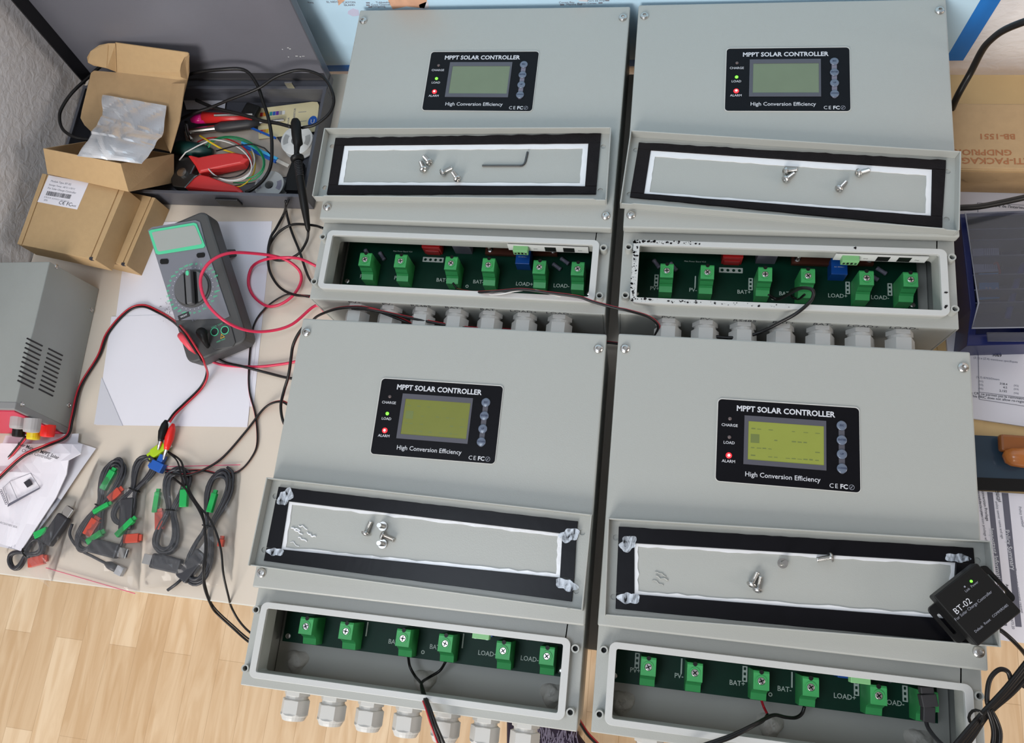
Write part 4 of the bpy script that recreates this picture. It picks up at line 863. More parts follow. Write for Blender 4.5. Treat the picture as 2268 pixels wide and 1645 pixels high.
e1i = Matrix.Translation(-Vector(e1.location))
MB().hexa([e1i @ lab[3], e1i @ lab[2], e1i @ lab[1], e1i @ lab[0]], [e1i @ (v+Vector((0,0,0.0002))) for v in (lab[3],lab[2],lab[1],lab[0])]).build('paper_label', paper, e1)
zq = lambda x, y: (20+x/4.569, 300+y/4.569)
la = math.atan2((lab[1]-lab[0]).y, (lab[1]-lab[0]).x)
def ltext(s, x, y, size, m_=ink_l, bold=0.0):
    q = e1i @ P(*zq(x,y), zl+0.0003); text('label_lettering', s, size, m_, e1, M=Matrix.Translation(q) @ Matrix.Rotation(la,4,'Z'), bold=bold)
ltext('Module Type: BT-02', 525, 478, 0.0040); ltext('Storage Temp: -40\u00b0C~+70\u00b0C', 535, 520, 0.0036); ltext('For Solar Charge Controller', 535, 556, 0.0040)
ltext('E M A M : 6 0 0 0 2 1 0 0 2 0 6 7', 480, 645, 0.0030); ltext('S/N:', 372, 655, 0.0036); ltext('C\u20ac FC', 570, 690, 0.0075, ink); ltext('RoHS', 655, 712, 0.0030, ink)
m = MB(); q0 = e1i @ P(*zq(380,582), zl+0.0002); q1 = e1i @ P(*zq(628,622), zl+0.0002); Mx = Matrix.Translation(q0) @ Matrix.Rotation(math.atan2((q1-q0).y,(q1-q0).x),4,'Z'); L_ = (q1-q0).length; x_ = 0
while x_ < L_:
    w_ = random.choice((0.0003,0.0006,0.0009)); m.box(x_,x_+w_,-0.0032,0.0032,0,0.0001,Mx); x_ += w_+random.choice((0.0004,0.0007))
m.build('barcode', ink, e1)
# open box, tipped back over the case edge
ob = {'tfl':(95.5,328.5,.1062),'tfr':(267,362,.1047),'tbr':(385.5,341,.0382),'tbl':(195,312,.0420),'bfl':(105,385,.0785),'bfr':(285,425,.0770),'bbr':(385.5,405,.0105),'bbl':(205,365,.0115),
 'ltl':(258,160,.0625),'ltr':(416,179,.061),'ftl':(256,93,.0961),'ftr':(419.6,118,.0946),'hl':(212,300,.044),'hr':(376,336,.0395)}
ob = {k: P(*v) for k, v in ob.items()}
e = thing('open_cardboard_box', 'open brown cardboard box tipped back with its lid standing up', 'box', tuple(ob['bfl']))
T_ = Matrix.Translation(-Vector(e.location)); th = 0.0015
def panel(name, pts, m_=cardboard, th_=0.0015, bev=0.0003):
    q = [T_ @ Vector(v) for v in pts]; n = (q[1]-q[0]).cross(q[2]-q[0]).normalized()*th_; k = len(q)
    m = MB(); m.add(q+[v+n for v in q], [tuple(range(k-1,-1,-1)), tuple(range(k,2*k))]+[(i,(i+1)%k,k+(i+1)%k,k+i) for i in range(k)])
    return m.build(name, m_, e, bevel=bev)
panel('front_wall', [ob['tfl'],ob['tfr'],ob['bfr'],ob['bfl']], cardboard_l)
panel('right_wall', [ob['tfr'],ob['tbr'],ob['bbr'],ob['bfr']], cardboard)
panel('left_wall', [ob['tfl'],ob['bfl'],ob['bbl'],ob['tbl']], cardboard)
panel('box_floor', [ob['bfl'],ob['bfr'],ob['bbr'],ob['bbl']], cardboard)
panel('back_wall', [ob['bbl'],ob['bbr'],ob['tbr'],ob['tbl']], cardboard)
panel('lid_panel', [ob['hl'],ob['hr'],ob['ltr'],ob['ltl']], cardboard)
panel('front_tuck', [ob['ltl'],ob['ltr'],P(420,160,.075),ob['ftr'],P(416,115,.0955),ob['ftl']], cardboard_l)
z5 = lambda x, y: (120+x/5.14, 60+y/5.14)
panel('lid_side_flap', [P(*z5(*q),z_) for q, z_ in (((715,520),.062),((460,500),.066),((425,525),.066),((320,950),.060),((305,1040),.058),((350,1120),.055),((470,1235),.048),((560,1120),.048),((690,780),.055))], cardboard)
panel('lid_side_flap', [P(*z5(*q),z_) for q, z_ in (((1330,640),.061),((1485,640),.074),((1425,1060),.065),((1320,1430),.050),((1240,1260),.044),((1300,880),.052))], cardboard)
panel('tuck_ear', [P(*z5(*q),z_) for q, z_ in (((700,190),.096),((620,190),.097),((520,210),.098),((420,280),.098),((380,350),.097),((390,410),.092),((450,440),.086),((600,470),.078),((715,515),.064))], cardboard_l)
panel('tuck_ear', [P(*z5(*q),z_) for q, z_ in (((1540,320),.098),((1480,345),.100),((1445,420),.098),((1430,500),.092),((1440,570),.084),((1520,600),.072))], cardboard)
# antistatic bag
fb = MB(); nx, ny = 26, 30; vs = []
TLb, TRb, BRb, BLb = P(*z5(550,770),.060), P(*z5(1285,900),.057), P(*z5(1010,1560),.102), P(*z5(270,1470),.106)
mid_l, mid_r = P(*z5(560,1050),.068), P(*z5(1245,1250),.066)
random.seed(11)
for j in range(ny+1):
    v = j/ny
    if v < .35: a_ = TLb.lerp(mid_l, v/.35); b_ = TRb.lerp(mid_r, v/.35)
    else: a_ = mid_l.lerp(BLb, (v-.35)/.65); b_ = mid_r.lerp(BRb, (v-.35)/.65)
    for i in range(nx+1):
        u_ = i/nx; p = a_.lerp(b_, u_)
        puff = 0.013*math.sin(math.pi*u_)**.7*math.sin(math.pi*max(0,min(1,(v-.38)/.62)))**.7 if v > .38 else 0
        cr = 0.0030*abs(math.sin(9*u_+7*v+2*math.sin(5*v)))+0.0026*abs(math.sin(13*v-6*u_+1.5*math.sin(8*u_)))
        p = p+Vector((0,-0.25,1))*(puff+cr*(1 if .3 < v < .62 else .45)); vs.append(p)
fb.add(vs, [(j*(nx+1)+i, j*(nx+1)+i+1, (j+1)*(nx+1)+i+1, (j+1)*(nx+1)+i) for j in range(ny) for i in range(nx)])
o = fb.build('antistatic_bag', silver_foil, smooth=False); s_ = o.modifiers.new('s','SOLIDIFY'); s_.thickness = 0.0004
tag(o, 'crumpled silver antistatic bag inside the open cardboard box', 'bag')
random.seed(5)

# ------------------------------------------------------------------ bench power supply
e = thing('power_supply', 'grey bench power supply with vent slots at the left edge', 'power supply', tuple(P(40,760,0)))
T_ = Matrix.Translation(-Vector(e.location)); zt = 0.093
tr_, br_ = P(87,555,zt), P(1.6,888,zt); dirY = (tr_-br_).normalized()
pr_b, pf_b = P(218,638.5,0.002), P(151,948,0.002)
A0 = Vector((tr_.x,tr_.y)); yv = Vector(((pr_b-pf_b).x,(pr_b-pf_b).y)).normalized(); xv = Vector((yv.y,-yv.x))
org = Vector((pf_b.x,pf_b.y)); Ls = (pr_b-pf_b).length; wS = 0.115
wt = 0.0
def S(a, b_, c): # a to the left of right face, b along depth from front, c height
    return T_ @ Vector((org.x-xv.x*a+yv.x*b_, org.y-xv.y*a+yv.y*b_, c))
MB().hexa([S(wS,0,0),S(0,0,0),S(0,Ls,0),S(wS,Ls,0)], [S(wS,0.012,zt),S(0.004,0.012,zt),S(0.004,Ls,zt),S(wS,Ls,zt)]).build('case', supply_m, e, bevel=0.0012)
MB().hexa([S(wS,-0.008,0.0),S(-0.0008,-0.008,0.0),S(-0.0008,0,0.0),S(wS,0,0.0)], [S(wS,0.004,zt+0.0005),S(0.0035,0.004,zt+0.0005),S(0.0035,0.0135,zt+0.0005),S(wS,0.0135,zt+0.0005)]).build('front_bezel', supply_f, e, bevel=0.0012)
MB().hexa([S(wS,-0.0095,0.003),S(0.003,-0.0095,0.003),S(0.003,-0.0080,0.003),S(wS,-0.0080,0.003)], [S(wS,0.0018,zt-0.004),S(0.007,0.0018,zt-0.004),S(0.007,0.0036,zt-0.004),S(wS,0.0036,zt-0.004)]).build('front_panel', pink_panel, e)
Si = lambda px_, py_: None
# vent slots on the right side face, placed on that plane
nrm = Vector((xv.x,xv.y,0)); pO = T_.inverted() @ S(0.002,0,zt/2)
def onside(px_, py_):
    d_ = RM @ Vector(((px_-1134)/F, -(py_-822.5)/F, -1.0)); p0_ = T_.inverted() @ S(0,0,0); p1_ = T_.inverted() @ S(0.004,0.012,zt); p2_ = T_.inverted() @ S(0,Ls,0)
    n_ = (p2_-p0_).cross(p1_-p0_).normalized()
    if n_.dot(nrm) < 0: n_ = -n_
    return CAM + d_*((p0_-CAM).dot(n_)/d_.dot(n_)), n_
zs = lambda x, y: (x/3.046, 540+y/3.046)
for (x0_,y0_),(x1_,y1_),(dx_,dy_),n_s in (((183,637),(285,688),(-7.0,31.5),10),((327,706),(421,753),(-7.3,30.2),10)):
    for k in range(n_s):
        a_, n_ = onside(*zs(x0_+dx_*k, y0_+dy_*k)); b_, _ = onside(*zs(x1_+dx_*k, y1_+dy_*k))
        MB().tube([T_ @ (a_+n_*0.0001), T_ @ (b_+n_*0.0001)], 0.0011, 8).build('vent_slot', case_edge, e)
for x_, y_ in ((378,152),(615,445),(146,1082),(463,1088)):
    a_, n_ = onside(*zs(x_,y_)); M_ = T_ @ Matrix.Translation(a_) @ Vector((0,0,1)).rotation_difference(n_).to_matrix().to_4x4()
    MB().lathe([(0.0033,0),(0.0030,0.0012),(0.0018,0.0018),(0.0015,0.0012)], 14, M_).build('case_screw', steel, e)
for px_, py_, m_, r_, L_, nm, z_ in ((39,950,knob_grey,0.0095,0.018,'dial_knob',.062),(69,958,knob_grey,0.0095,0.018,'dial_knob',.060),(40,968,black_plastic,0.0075,0.014,'binding_post',.030),(73,974,yellow,0.0080,0.014,'binding_post',.028),(104,968,bright_red,0.0085,0.016,'binding_post',.028)):
    tipp = P(px_,py_,z_); yf = (Vector((tipp.x,tipp.y))-org).dot(yv); b0 = tipp + Vector((yv.x,yv.y,0))*( -0.004-yf)
    d_ = Vector((-yv.x,-yv.y,-0.12)).normalized()
    M_ = T_ @ Matrix.Translation(tipp-d_*L_) @ Vector((0,0,1)).rotation_difference(d_).to_matrix().to_4x4()
    MB().lathe([(r_*1.02,0),(r_,L_*.8),(r_*.92,L_*.95),(r_*.4,L_)], 18, M_).build(nm, m_, e, bevel=0.0003)

# ------------------------------------------------------------------ multimeter
TLm, TRm, BRm, BLm = P(322,503,.060), P(463,477,.060), P(548,768,.034), P(418,795,.034)
cx_ = (TLm+TRm+BRm+BLm)/4; yv3 = ((TLm+TRm)-(BLm+BRm)).normalized(); xv3 = ((TRm+BRm)-(TLm+BLm)); n3 = xv3.cross(yv3).normalized()
M = frameM(cx_, n3.cross(yv3)*-1, n3); Mi = M.inverted()
wm = ((TRm-TLm).length+(BRm-BLm).length)/4; lm_ = ((TLm-BLm).length+(TRm-BRm).length)/4
e = thing('multimeter', 'grey digital multimeter with green-rimmed screen and rotary dial', 'multimeter', M=M)
hb = 0.030
MB().prism(rrect(-wm,wm,-lm_,lm_,0.012), -hb, 0.0).build('rubber_boot', meter_body, e, bevel=0.003)
zm = lambda x, y: (300+x/4.838, 460+y/4.838)
def fp(x, y, h=0.0):   # a point of the front face seen at zoomed pixel x,y, in meter coordinates
    px_, py_ = zm(x,y); d_ = RM @ Vector(((px_-1134)/F, -(py_-822.5)/F, -1.0)); c_ = cx_+n3*h
    return Mi @ (CAM + d_*((c_-CAM).dot(n3)/d_.dot(n3)))
def fpoly(name, pts, z0, z1, m_, bev=0, holes=None):
    q = [tuple(fp(*p_, z1).xy) for p_ in pts]; mb = MB()
    if holes: mb.plate(q[::-1] if False else q, [[tuple(fp(*p_, z1).xy) for p_ in h_] for h_ in holes], z0, z1)
    else: mb.prism(q, z0, z1)
    return mb.build(name, m_, e, bevel=bev)
face = fpoly('face_plate', [(130,240),(175,205),(640,130),(690,150),(760,420),(1010,1160),(960,1185),(430,1205)], 0, 0.0012, meter_face, 0.0006)
fpoly('screen_surround', [(140,250),(165,235),(625,158),(655,170),(745,405),(730,425),(240,500),(215,488)], 0.0012, 0.0028, meter_green, 0.0004)
fpoly('screen', [(175,268),(200,258),(620,188),(640,200),(712,375),(700,390),(255,468),(235,455)], 0.0028, 0.0032, meter_lcd)
for q_ in (((262,560),(275,548),(340,545),(352,560),(350,590),(340,600),(275,603),(262,590)),((652,500),(665,485),(730,478),(742,490),(740,518),(728,530),(668,535),(655,522))):
    fpoly('push_button', q_, 0.0012, 0.0022, black_plastic, 0.0003)
cD = fp(615,865,0.001); rD = (fp(820,865,0.001)-cD).length*0.97
MB().lathe([(rD,0.0012),(rD*.97,0.0026),(rD*.92,0.0030)], 40, Matrix.Translation((cD.x,cD.y,0))).build('dial', meter_body, e)
MB().lathe([(rD*.86,0.0030),(rD*.86,0.0032)], 36, Matrix.Translation((cD.x,cD.y,0))).build('dial_recess', black_plastic, e)
a_ = fp(595,720,0.004); b_ = fp(615,1030,0.004); ang = math.atan2((a_-b_).y,(a_-b_).x)
Mx = Matrix.Translation((cD.x,cD.y,0)) @ Matrix.Rotation(ang,4,'Z')
MB().prism([(rD*.86*math.cos(t_),rD*.86*math.sin(t_)) for t_ in [math.radians(x_) for x_ in range(20,161,10)]], 0.0032, 0.0060, Mx @ Matrix.Translation((0,0.0012,0))).prism([(rD*.86*math.cos(t_),rD*.86*math.sin(t_)) for t_ in [math.radians(x_) for x_ in range(200,341,10)]], 0.0032, 0.0060, Mx @ Matrix.Translation((0,-0.0012,0))).build('dial_pads', dial_m, e, bevel=0.0006)
MB().box(-rD*.9,rD*.9,-0.0040,0.0040,0.0032,0.0125,Mx).build('dial_grip', dial_m, e, bevel=0.0016)
MB().lathe([(0.0024,0.0125),(0.0020,0.0130)], 14, Mx @ Matrix.Translation((rD*.70,0,0)) @ Matrix.Diagonal((1.5,1,1,1))).build('dial_pointer', meter_green, e)
rng = ['OFF','750','200','200m','2','20','200','1000','20m','2m','200u','20','200','2K','20K','200K','2M','20M','hFE','200n','20n','2n','2u','20u','10A','2m','20m','200m','~V','V']
for k, s_ in enumerate(rng):
    t_ = 2*math.pi*k/len(rng)+0.1; rr = rD*1.27
    text('range_lettering', s_, 0.0034, meter_green, e, cD.x+rr*math.cos(t_)*1.06, cD.y+rr*math.sin(t_), 0.0013, bold=0.02)
    MB().lathe([(0.0006,0.0012),(0.0006,0.0014)], 6, Matrix.Translation((cD.x+rD*1.09*math.cos(t_),cD.y+rD*1.09*math.sin(t_),0))).build('range_dot', print_white, e)
q = fp(700,1175); text('model_lettering', 'VC-9805A+', 0.0050, ink_l, e, q.x, q.y, 0.0013)
q = fp(525,1162); MB().box(q.x-0.008,q.x+0.008,q.y-0.0035,q.y+0.0035,0.0012,0.0014).build('badge', charcoal, e); text('badge_lettering', 'VICHY', 0.0034, print_white, e, q.x, q.y, 0.0015, bold=0.02)
fpoly('socket_panel', [(730,1260),(1000,1230),(1030,1290),(1070,1440),(1040,1490),(850,1520),(800,1470)], 0, 0.0016, meter_body, 0.0010)
for x_, y_ in ((857,1332),(967,1315)):
    q = fp(x_,y_); m = MB(); m.plate(circ(q.x,q.y,0.0056,20), [circ(q.x,q.y,0.0046,20)[::-1]], 0.0016, 0.0026); m.build('input_socket', meter_green, e)
    MB().lathe([(0.0046,0.0016),(0.0046,0.0018)], 18, Matrix.Translation((q.x,q.y,0))).build('socket_hole', case_edge, e)
q = fp(935,1378); m = MB(); m.plate([(q.x-0.0032,q.y-0.0025),(q.x+0.0032,q.y-0.0025),(q.x,q.y+0.0035)], [[(q.x-0.0022,q.y-0.0018),(q.x,q.y+0.0022),(q.x+0.0022,q.y-0.0018)]], 0.0016, 0.0018); m.build('warning_triangle', w_yellow, e)
text('socket_lettering', 'V\u03a9Hz  COM', 0.0030, meter_green, e, fp(880,1265).x, fp(880,1265).y, 0.0017); text('socket_lettering', '1000V MAX', 0.0026, meter_green, e, fp(920,1425).x, fp(920,1425).y, 0.0017)
# plugs pushed into the meter
def plug(label_part, x, y, m_, x2, y2):
    a_ = fp(x,y,0.002); b_ = fp(x2,y2,0.010)
    return [a_, a_+Vector((0,0,0.013)), b_]
pr = thing('banana_plug', 'red right-angled plug at the lower left corner of the multimeter', 'plug', tuple(P(413,752,.045)))
T_ = Matrix.Translation(-Vector(pr.location)); MB().tube([T_ @ P(400,742,.046), T_ @ P(407,748,.048), T_ @ P(424,770,.044), T_ @ P(434,781,.034)], [0.0045,0.0058,0.0045,0.0024], 12).build('plug_body', mat('pink_red_plug',(0.78,0.07,0.10),0.45), pr, smooth=True)
pb = thing('banana_plug', 'black right-angled plug in the bottom of the multimeter', 'plug', tuple(P(447,745,.05)))
T_ = Matrix.Translation(-Vector(pb.location)); MB().tube([T_ @ P(447,737,.040), T_ @ P(446,736,.052), T_ @ P(451,747,.052), T_ @ P(457,762,.042), T_ @ P(462,770,.032)], [0.0060,0.0068,0.0052,0.0030,0.0022], 12).build('plug_body', black_plastic, pb, smooth=True)
# folding stand behind
q0, q1, q2, q3 = P(484,553,.030), P(520,552,.004), P(524,566,.001), P(488,572,.020)
o = MB().hexa([Mi @ (v-Vector((0,0,0.0025))) for v in (q0,q1,q2,q3)], [Mi @ v for v in (q0,q1,q2,q3)]).build('tilt_stand', meter_body, e)
MB().box(-0.03,0.03,0.030,0.036,-0.052,-0.028).build('tilt_stand', meter_body, e)

# ------------------------------------------------------------------ papers on the desk
flat('paper_sheet', 'large white sheet under the multimeter, partly below the smaller sheet', 'paper', [(285,492),(603,490),(562,900),(230,905)], 0.0002, 0.0003, paper)
flat('paper_sheet', 'smaller white sheet in front of the multimeter with a curled lower left corner', 'paper', [(247,701),(575,690),(548,946),(213,941)], 0.0006, 0.0003, paper)
fold = P(213,941,.0010); m = MB(); a_, b_, c_ = P(213,941,.0012), P(225,835,.0012), P(272,943,.0012)
m.add([a_+Vector((0,0,.004)), b_, c_, a_+Vector((0,0,.0045)), b_+Vector((0,0,.0003)), c_+Vector((0,0,.0003))], [(0,1,2),(3,5,4),(0,3,4,1),(1,4,5,2),(2,5,3,0)])
cr_ = m.build('paper_corner', paper2); tag(cr_, 'turned-up paper corner at the lower left of the smaller sheet', 'paper')
m = MB()
for k in range(34):
    q = P(random.gauss(368,10), random.gauss(690,9), 0.0008); a_ = random.random()*3; d_ = Vector((math.cos(a_),math.sin(a_),0))*random.uniform(.0006,.0022)
    m.tube([q, q+d_], 0.00022, 4)
o = m.build('crumbs', mat('crumb_brown',(0.09,0.04,0.02),.8)); tag(o, 'brown crumbs scattered on the sheet left of the multimeter', 'crumbs'); o['kind'] = 'stuff'

# ------------------------------------------------------------------ user manual
z3 = lambda x, y: (x/4.571, 960+y/4.571)
flat('paper_sheet', 'grey-white sheet under the user manual, poking out on its right', 'paper', [z3(*q) for q in ((60,20),(800,0),(790,90),(975,150),(820,370),(560,760),(230,1190),(-120,1120),(-60,300))], 0.0060, 0.0005, paper2)
mn = thing('user_manual', 'creased user manual with a line drawing, under the supply terminals', 'booklet', tuple(P(60,1100,.012)))
T_ = Matrix.Translation(-Vector(mn.location)); m = MB()
rows = [((10,100,.014),(828,105,.016)),((-10,200,.012),(815,200,.022)),((-20,330,.012),(700,270,.020)),((-30,380,.017),(680,415,.016)),((-60,600,.012),(560,650,.013)),((-80,850,.011),(380,930,.011)),((-100,1075,.010),(215,1190,.010))]
vs = []
for (a_, b_) in rows:
    p0_, p1_ = P(*z3(a_[0],a_[1]),a_[2]), P(*z3(b_[0],b_[1]),b_[2])
    for k in range(9): vs.append(T_ @ (p0_.lerp(p1_,k/8)+Vector((0,0,0.0014*math.sin(k*1.3+a_[1]*.01)))))
m.add(vs, [(j*9+i,j*9+i+1,(j+1)*9+i+1,(j+1)*9+i) for j in range(len(rows)-1) for i in range(8)])
o = m.build('cover_page', paper, mn); s_ = o.modifiers.new('s','SOLIDIFY'); s_.thickness = 0.0012
def mtx(s, x, y, size, a, z=.020, bold=0.0, m_=ink):
    text('manual_lettering', s, size, m_, mn, M=T_ @ Matrix.Translation(P(*z3(x,y),z)) @ Matrix.Rotation(math.radians(a),4,'Z'), bold=bold)
mtx('User Manual - MPPT Solar', 385, 172, 0.0062, -12, z=.0215, bold=0.02); mtx('Charge Controller', 370, 210, 0.0062, -9, z=.0205)
mtx('12V/24V/36V/48V 80A', 55, 915, 0.0040, -8, z=.0142, m_=ink_l)
def mpoly(name, pts, m_, z=.0150): 
    q = [T_ @ P(*z3(*p_),z) for p_ in pts]; return MB().prism([(v.x,v.y) for v in q], q[0].z, q[0].z+0.0003).build(name, m_, mn)
mpoly('drawing', [(240,495),(298,458),(335,512),(278,548)], ink, .0175)
mpoly('drawing', [(80,720),(88,708),(400,545),(412,546),(400,560),(78,742)], bar_grey, .0168)
for a_, b_ in (((30,550),(85,705)),((100,490),(175,660)),((30,550),(105,480)),((105,480),(310,400)),((310,400),(405,545)),((60,600),(85,700))):
    MB().tube([T_ @ P(*z3(*a_),.0172), T_ @ P(*z3(*b_),.0172)], 0.0003, 4).build('drawing_line', ink_l, mn)
m = MB()
for k in range(8):
    cx1, cy1 = 8+k*8, 575+k*19; m.tube([T_ @ P(*z3(cx1+13*math.cos(t_), cy1+9*math.sin(t_)),.0168) for t_ in [j*.785 for j in range(8)]], 0.00035, 4, closed=True)
m.build('drawing_coil', bar_grey, mn)

# ------------------------------------------------------------------ bags of cables
def bag(label, corners, h, puffs, red_edge=None, seed=1):
    random.seed(seed); q = [P(*c, 0.0012) for c in corners]; nx, ny = 22, 22; c0 = sum(q, Vector())/4
    e = thing('clear_bag', label, 'bag', (c0.x,c0.y,0.001), 0, 'clear grip-seal bags of cables')
    vs = []
    for j in range(ny+1):
        for i in range(nx+1):
            u_, v = i/nx, j/ny; p = q[0].lerp(q[1],u_).lerp(q[3].lerp(q[2],u_), v)-Vector((c0.x,c0.y,0.001))
            ed = min(1, 5*min(u_,1-u_,v,1-v)); z_ = 0.0010+h*ed**.6*(0.62+0.38*math.sin(5*u_+2.5*v+seed)*math.cos(4*v-seed))+0.0022*ed*abs(math.sin(17*u_+11*v+3*math.sin(9*v)))
            vs.append((p.x+random.uniform(-.0006,.0006), p.y+random.uniform(-.0006,.0006), z_))
    m = MB(); m.add(vs, [(j*(nx+1)+i,j*(nx+1)+i+1,(j+1)*(nx+1)+i+1,(j+1)*(nx+1)+i) for j in range(ny) for i in range(nx)])
    m.build('film', bag_m, e, smooth=False)
    if red_edge:
        a_, b_ = P(*red_edge[0],.003), P(*red_edge[1],.003)
        MB().tube([a_-Vector((c0.x,c0.y,0.001)), b_-Vector((c0.x,c0.y,0.001))], 0.0005, 5).build('seal_line', mat('seal_pink',(0.85,0.10,0.22),0.5), e)
    random.seed(5)
def coil(cx, cy, L, wd, ang, n, z, seed):       # tied hank of cable, all numbers in metres
    rnd = random.Random(seed); pts = []; loops = [(rnd.uniform(.86,1.06), rnd.uniform(.62,1.12), rnd.uniform(-.0025,.0025), rnd.uniform(0,.006)) for _ in range(n+1)]
    for k in range(n*20+1):
        i, f = divmod(k, 20); f /= 20; i2 = min(i+1, n)
        l_, w_, o_, h_ = [loops[i][q]*(1-f)+loops[i2][q]*f for q in range(4)]
        t_ = 2*math.pi*k/20; x_ = L*l_*math.cos(t_); y_ = wd*w_*math.sin(t_)*(0.16+1.35*abs(math.cos(t_))**1.1)+o_
        pts.append(Vector((cx+x_*math.cos(ang)-y_*math.sin(ang), cy+x_*math.sin(ang)+y_*math.cos(ang), z+h_+0.0012)))
    return smooth_path(pts, 2)
def usb(label, cpx, cpy, L, wd, ang, n, plugpx, plugang, seed, tail=None):
    c = P(cpx,cpy,.006); e = thing('usb_cable', label, 'cable', (c.x,c.y,0.002), 0, 'bagged cables')
    MB().tube(coil(0,0,L,wd,ang,n+4,0.0015,seed), 0.0019, 7).build('coiled_cable', cable_grey, e, smooth=True)
    MB().tube([Vector((0.0075*math.cos(t_)*-math.sin(ang), 0.0075*math.cos(t_)*math.cos(ang), 0.0060+0.0052*math.sin(t_))) for t_ in [k_*.524 for k_ in range(12)]], 0.0009, 6, closed=True).build('twist_tie', black_plastic, e)
    p = P(*plugpx,.006)-Vector((c.x,c.y,0.002)); M_ = Matrix.Translation((p.x,p.y,0)) @ Matrix.Rotation(plugang,4,'Z')
    MB().box(-0.022,0.018,-0.009,0.009,0.0015,0.011,M_).build('adapter_body', cable_grey, e, bevel=0.0022)
    MB().box(0.018,0.030,-0.006,0.006,0.0035,0.0080,M_).build('usb_plug', steel, e, bevel=0.0004)
    MB().box(0.0300,0.0302,-0.0045,0.0045,0.0045,0.0070,M_).build('plug_mouth', ink, e)
    MB().tube([M_ @ Vector((-0.020,0,0.006)), M_ @ Vector((-0.030,0.002,0.006)), M_ @ Vector((-0.042,0.006,0.006))], 0.0020, 7).build('strain_relief', cable_grey, e, smooth=True)
    if tail:
        MB().tube([v-Vector((c.x,c.y,0.002)) for v in path(tail)], 0.0018, 7).build('cable_tail', cable_grey, e, smooth=True)
        a_, b_ = [P(*tail[-1])-Vector((c.x,c.y,0.002)), P(*tail[-2])-Vector((c.x,c.y,0.002))]; d_ = (a_-b_).normalized(); Mt = frameM(a_, d_, (0,0,1))
        MB().tube([Mt @ Vector((-0.004,0,0)), Mt @ Vector((0.002,0,0)), Mt @ Vector((0.014,0,0))], [0.0025,0.0050,0.0048], 10).build('plug_boot', cable_grey, e, smooth=True)
        MB().box(0.014,0.024,-0.0055,0.0055,-0.0035,0.0035,Mt).build('network_plug', mat('clear_plug',(0.45,0.45,0.47),0.15), e, bevel=0.0004)
usb('left coiled cable with network plug in the middle bag', 225, 1120, 0.062, 0.020, math.radians(80), 4, (238,1215), math.radians(-6), 1, [(160,1160,.008),(155,1185,.006),(175,1215,.006),(205,1232,.006),(240,1250,.006)])
usb('right coiled cable in the middle bag, ending in a usb plug', 300, 1085, 0.045, 0.020, math.radians(75), 3, (285,1135), math.radians(100), 3)
usb('left coiled cable in the right bag, above a wide usb plug', 382, 1130, 0.052, 0.020, math.radians(92), 4, (368,1247), math.radians(175), 5)
usb('right coiled cable in the right bag under the black wires', 463, 1165, 0.072, 0.021, math.radians(86), 4, (430,1250), math.radians(60), 8)
usb('coiled cable with usb plug in the left bag under the manual', 60, 1225, 0.025, 0.016, math.radians(40), 3, (128,1170), math.radians(66), 9)
def blk(label, px_, py_, a, L_, w_, m_, z=0.004, name='plug_connector', grp='coloured connectors in the bags'):
    c = P(px_,py_,z); e = thing(name, label, 'connector', (c.x,c.y,z-0.003), math.radians(a), grp)
    MB().box(-L_/2,L_/2,-w_/2,w_/2,0.0,0.006).build('connector_body', m_, e, bevel=0.0008)
    MB().box(L_/2,L_/2+0.004,-w_/3,w_/3,0.0015,0.0045).build('connector_nose', m_, e)
blk('green connector inside the top loop of the left hank', 240, 1063, 72, 0.026, 0.009, bag_green, .010)
blk('green strip connector below the left hank in the middle bag', 225, 1125, 35, 0.022, 0.006, bag_green, .012)
blk('green connector at the lower middle of the middle bag', 210, 1190, 40, 0.022, 0.008, bag_green, .010)
blk('green connector slanting on the right side of the middle bag', 277, 1168, 52, 0.028, 0.007, bag_green, .012)
blk('red connector high in the middle bag between the two hanks', 255, 1096, 50, 0.018, 0.010, bag_red, .010)
blk('red connector left of centre in the middle bag', 204, 1168, 70, 0.022, 0.013, bag_red, .010)
blk('red connector at the right edge of the middle bag', 292, 1192, 10, 0.020, 0.011, bag_red, .010)
blk('bright green connector at the top left of the right bag', 347, 1112, 95, 0.026, 0.007, bag_green, .008)
blk('green connector in the middle of the right bag', 408, 1103, 100, 0.022, 0.010, bag_green, .010)
blk('green connector lying on the right hank in the right bag', 470, 1113, 85, 0.024, 0.007, bag_green, .014)
blk('red connector at the left edge of the right bag', 354, 1153, 105, 0.022, 0.011, bag_red, .008)
blk('small red connector at the right edge of the right bag', 490, 1202, 90, 0.009, 0.007, bag_red, .008)
blk('green connector beside the manual corner in the left bag', 92, 1180, 30, 0.018, 0.009, bag_green, .010)
blk('red connector at the bottom of the left bag', 82, 1242, 20, 0.022, 0.012, bag_red, .006)
bag('clear bag of cables partly under the user manual', [(95,1085),(170,1105),(110,1300),(10,1225)], .014, None, None, 2)
bag('middle clear bag with a pink seal line hanging over the desk edge', [(215,1020),(325,1045),(305,1318),(102,1268)], .016, None, ((102,1257),(299,1314)), 3)
bag('right clear bag with two black cable hanks', [(322,1046),(532,1040),(510,1295),(318,1300)], .017, None, ((330,1034),(532,1029)), 4)

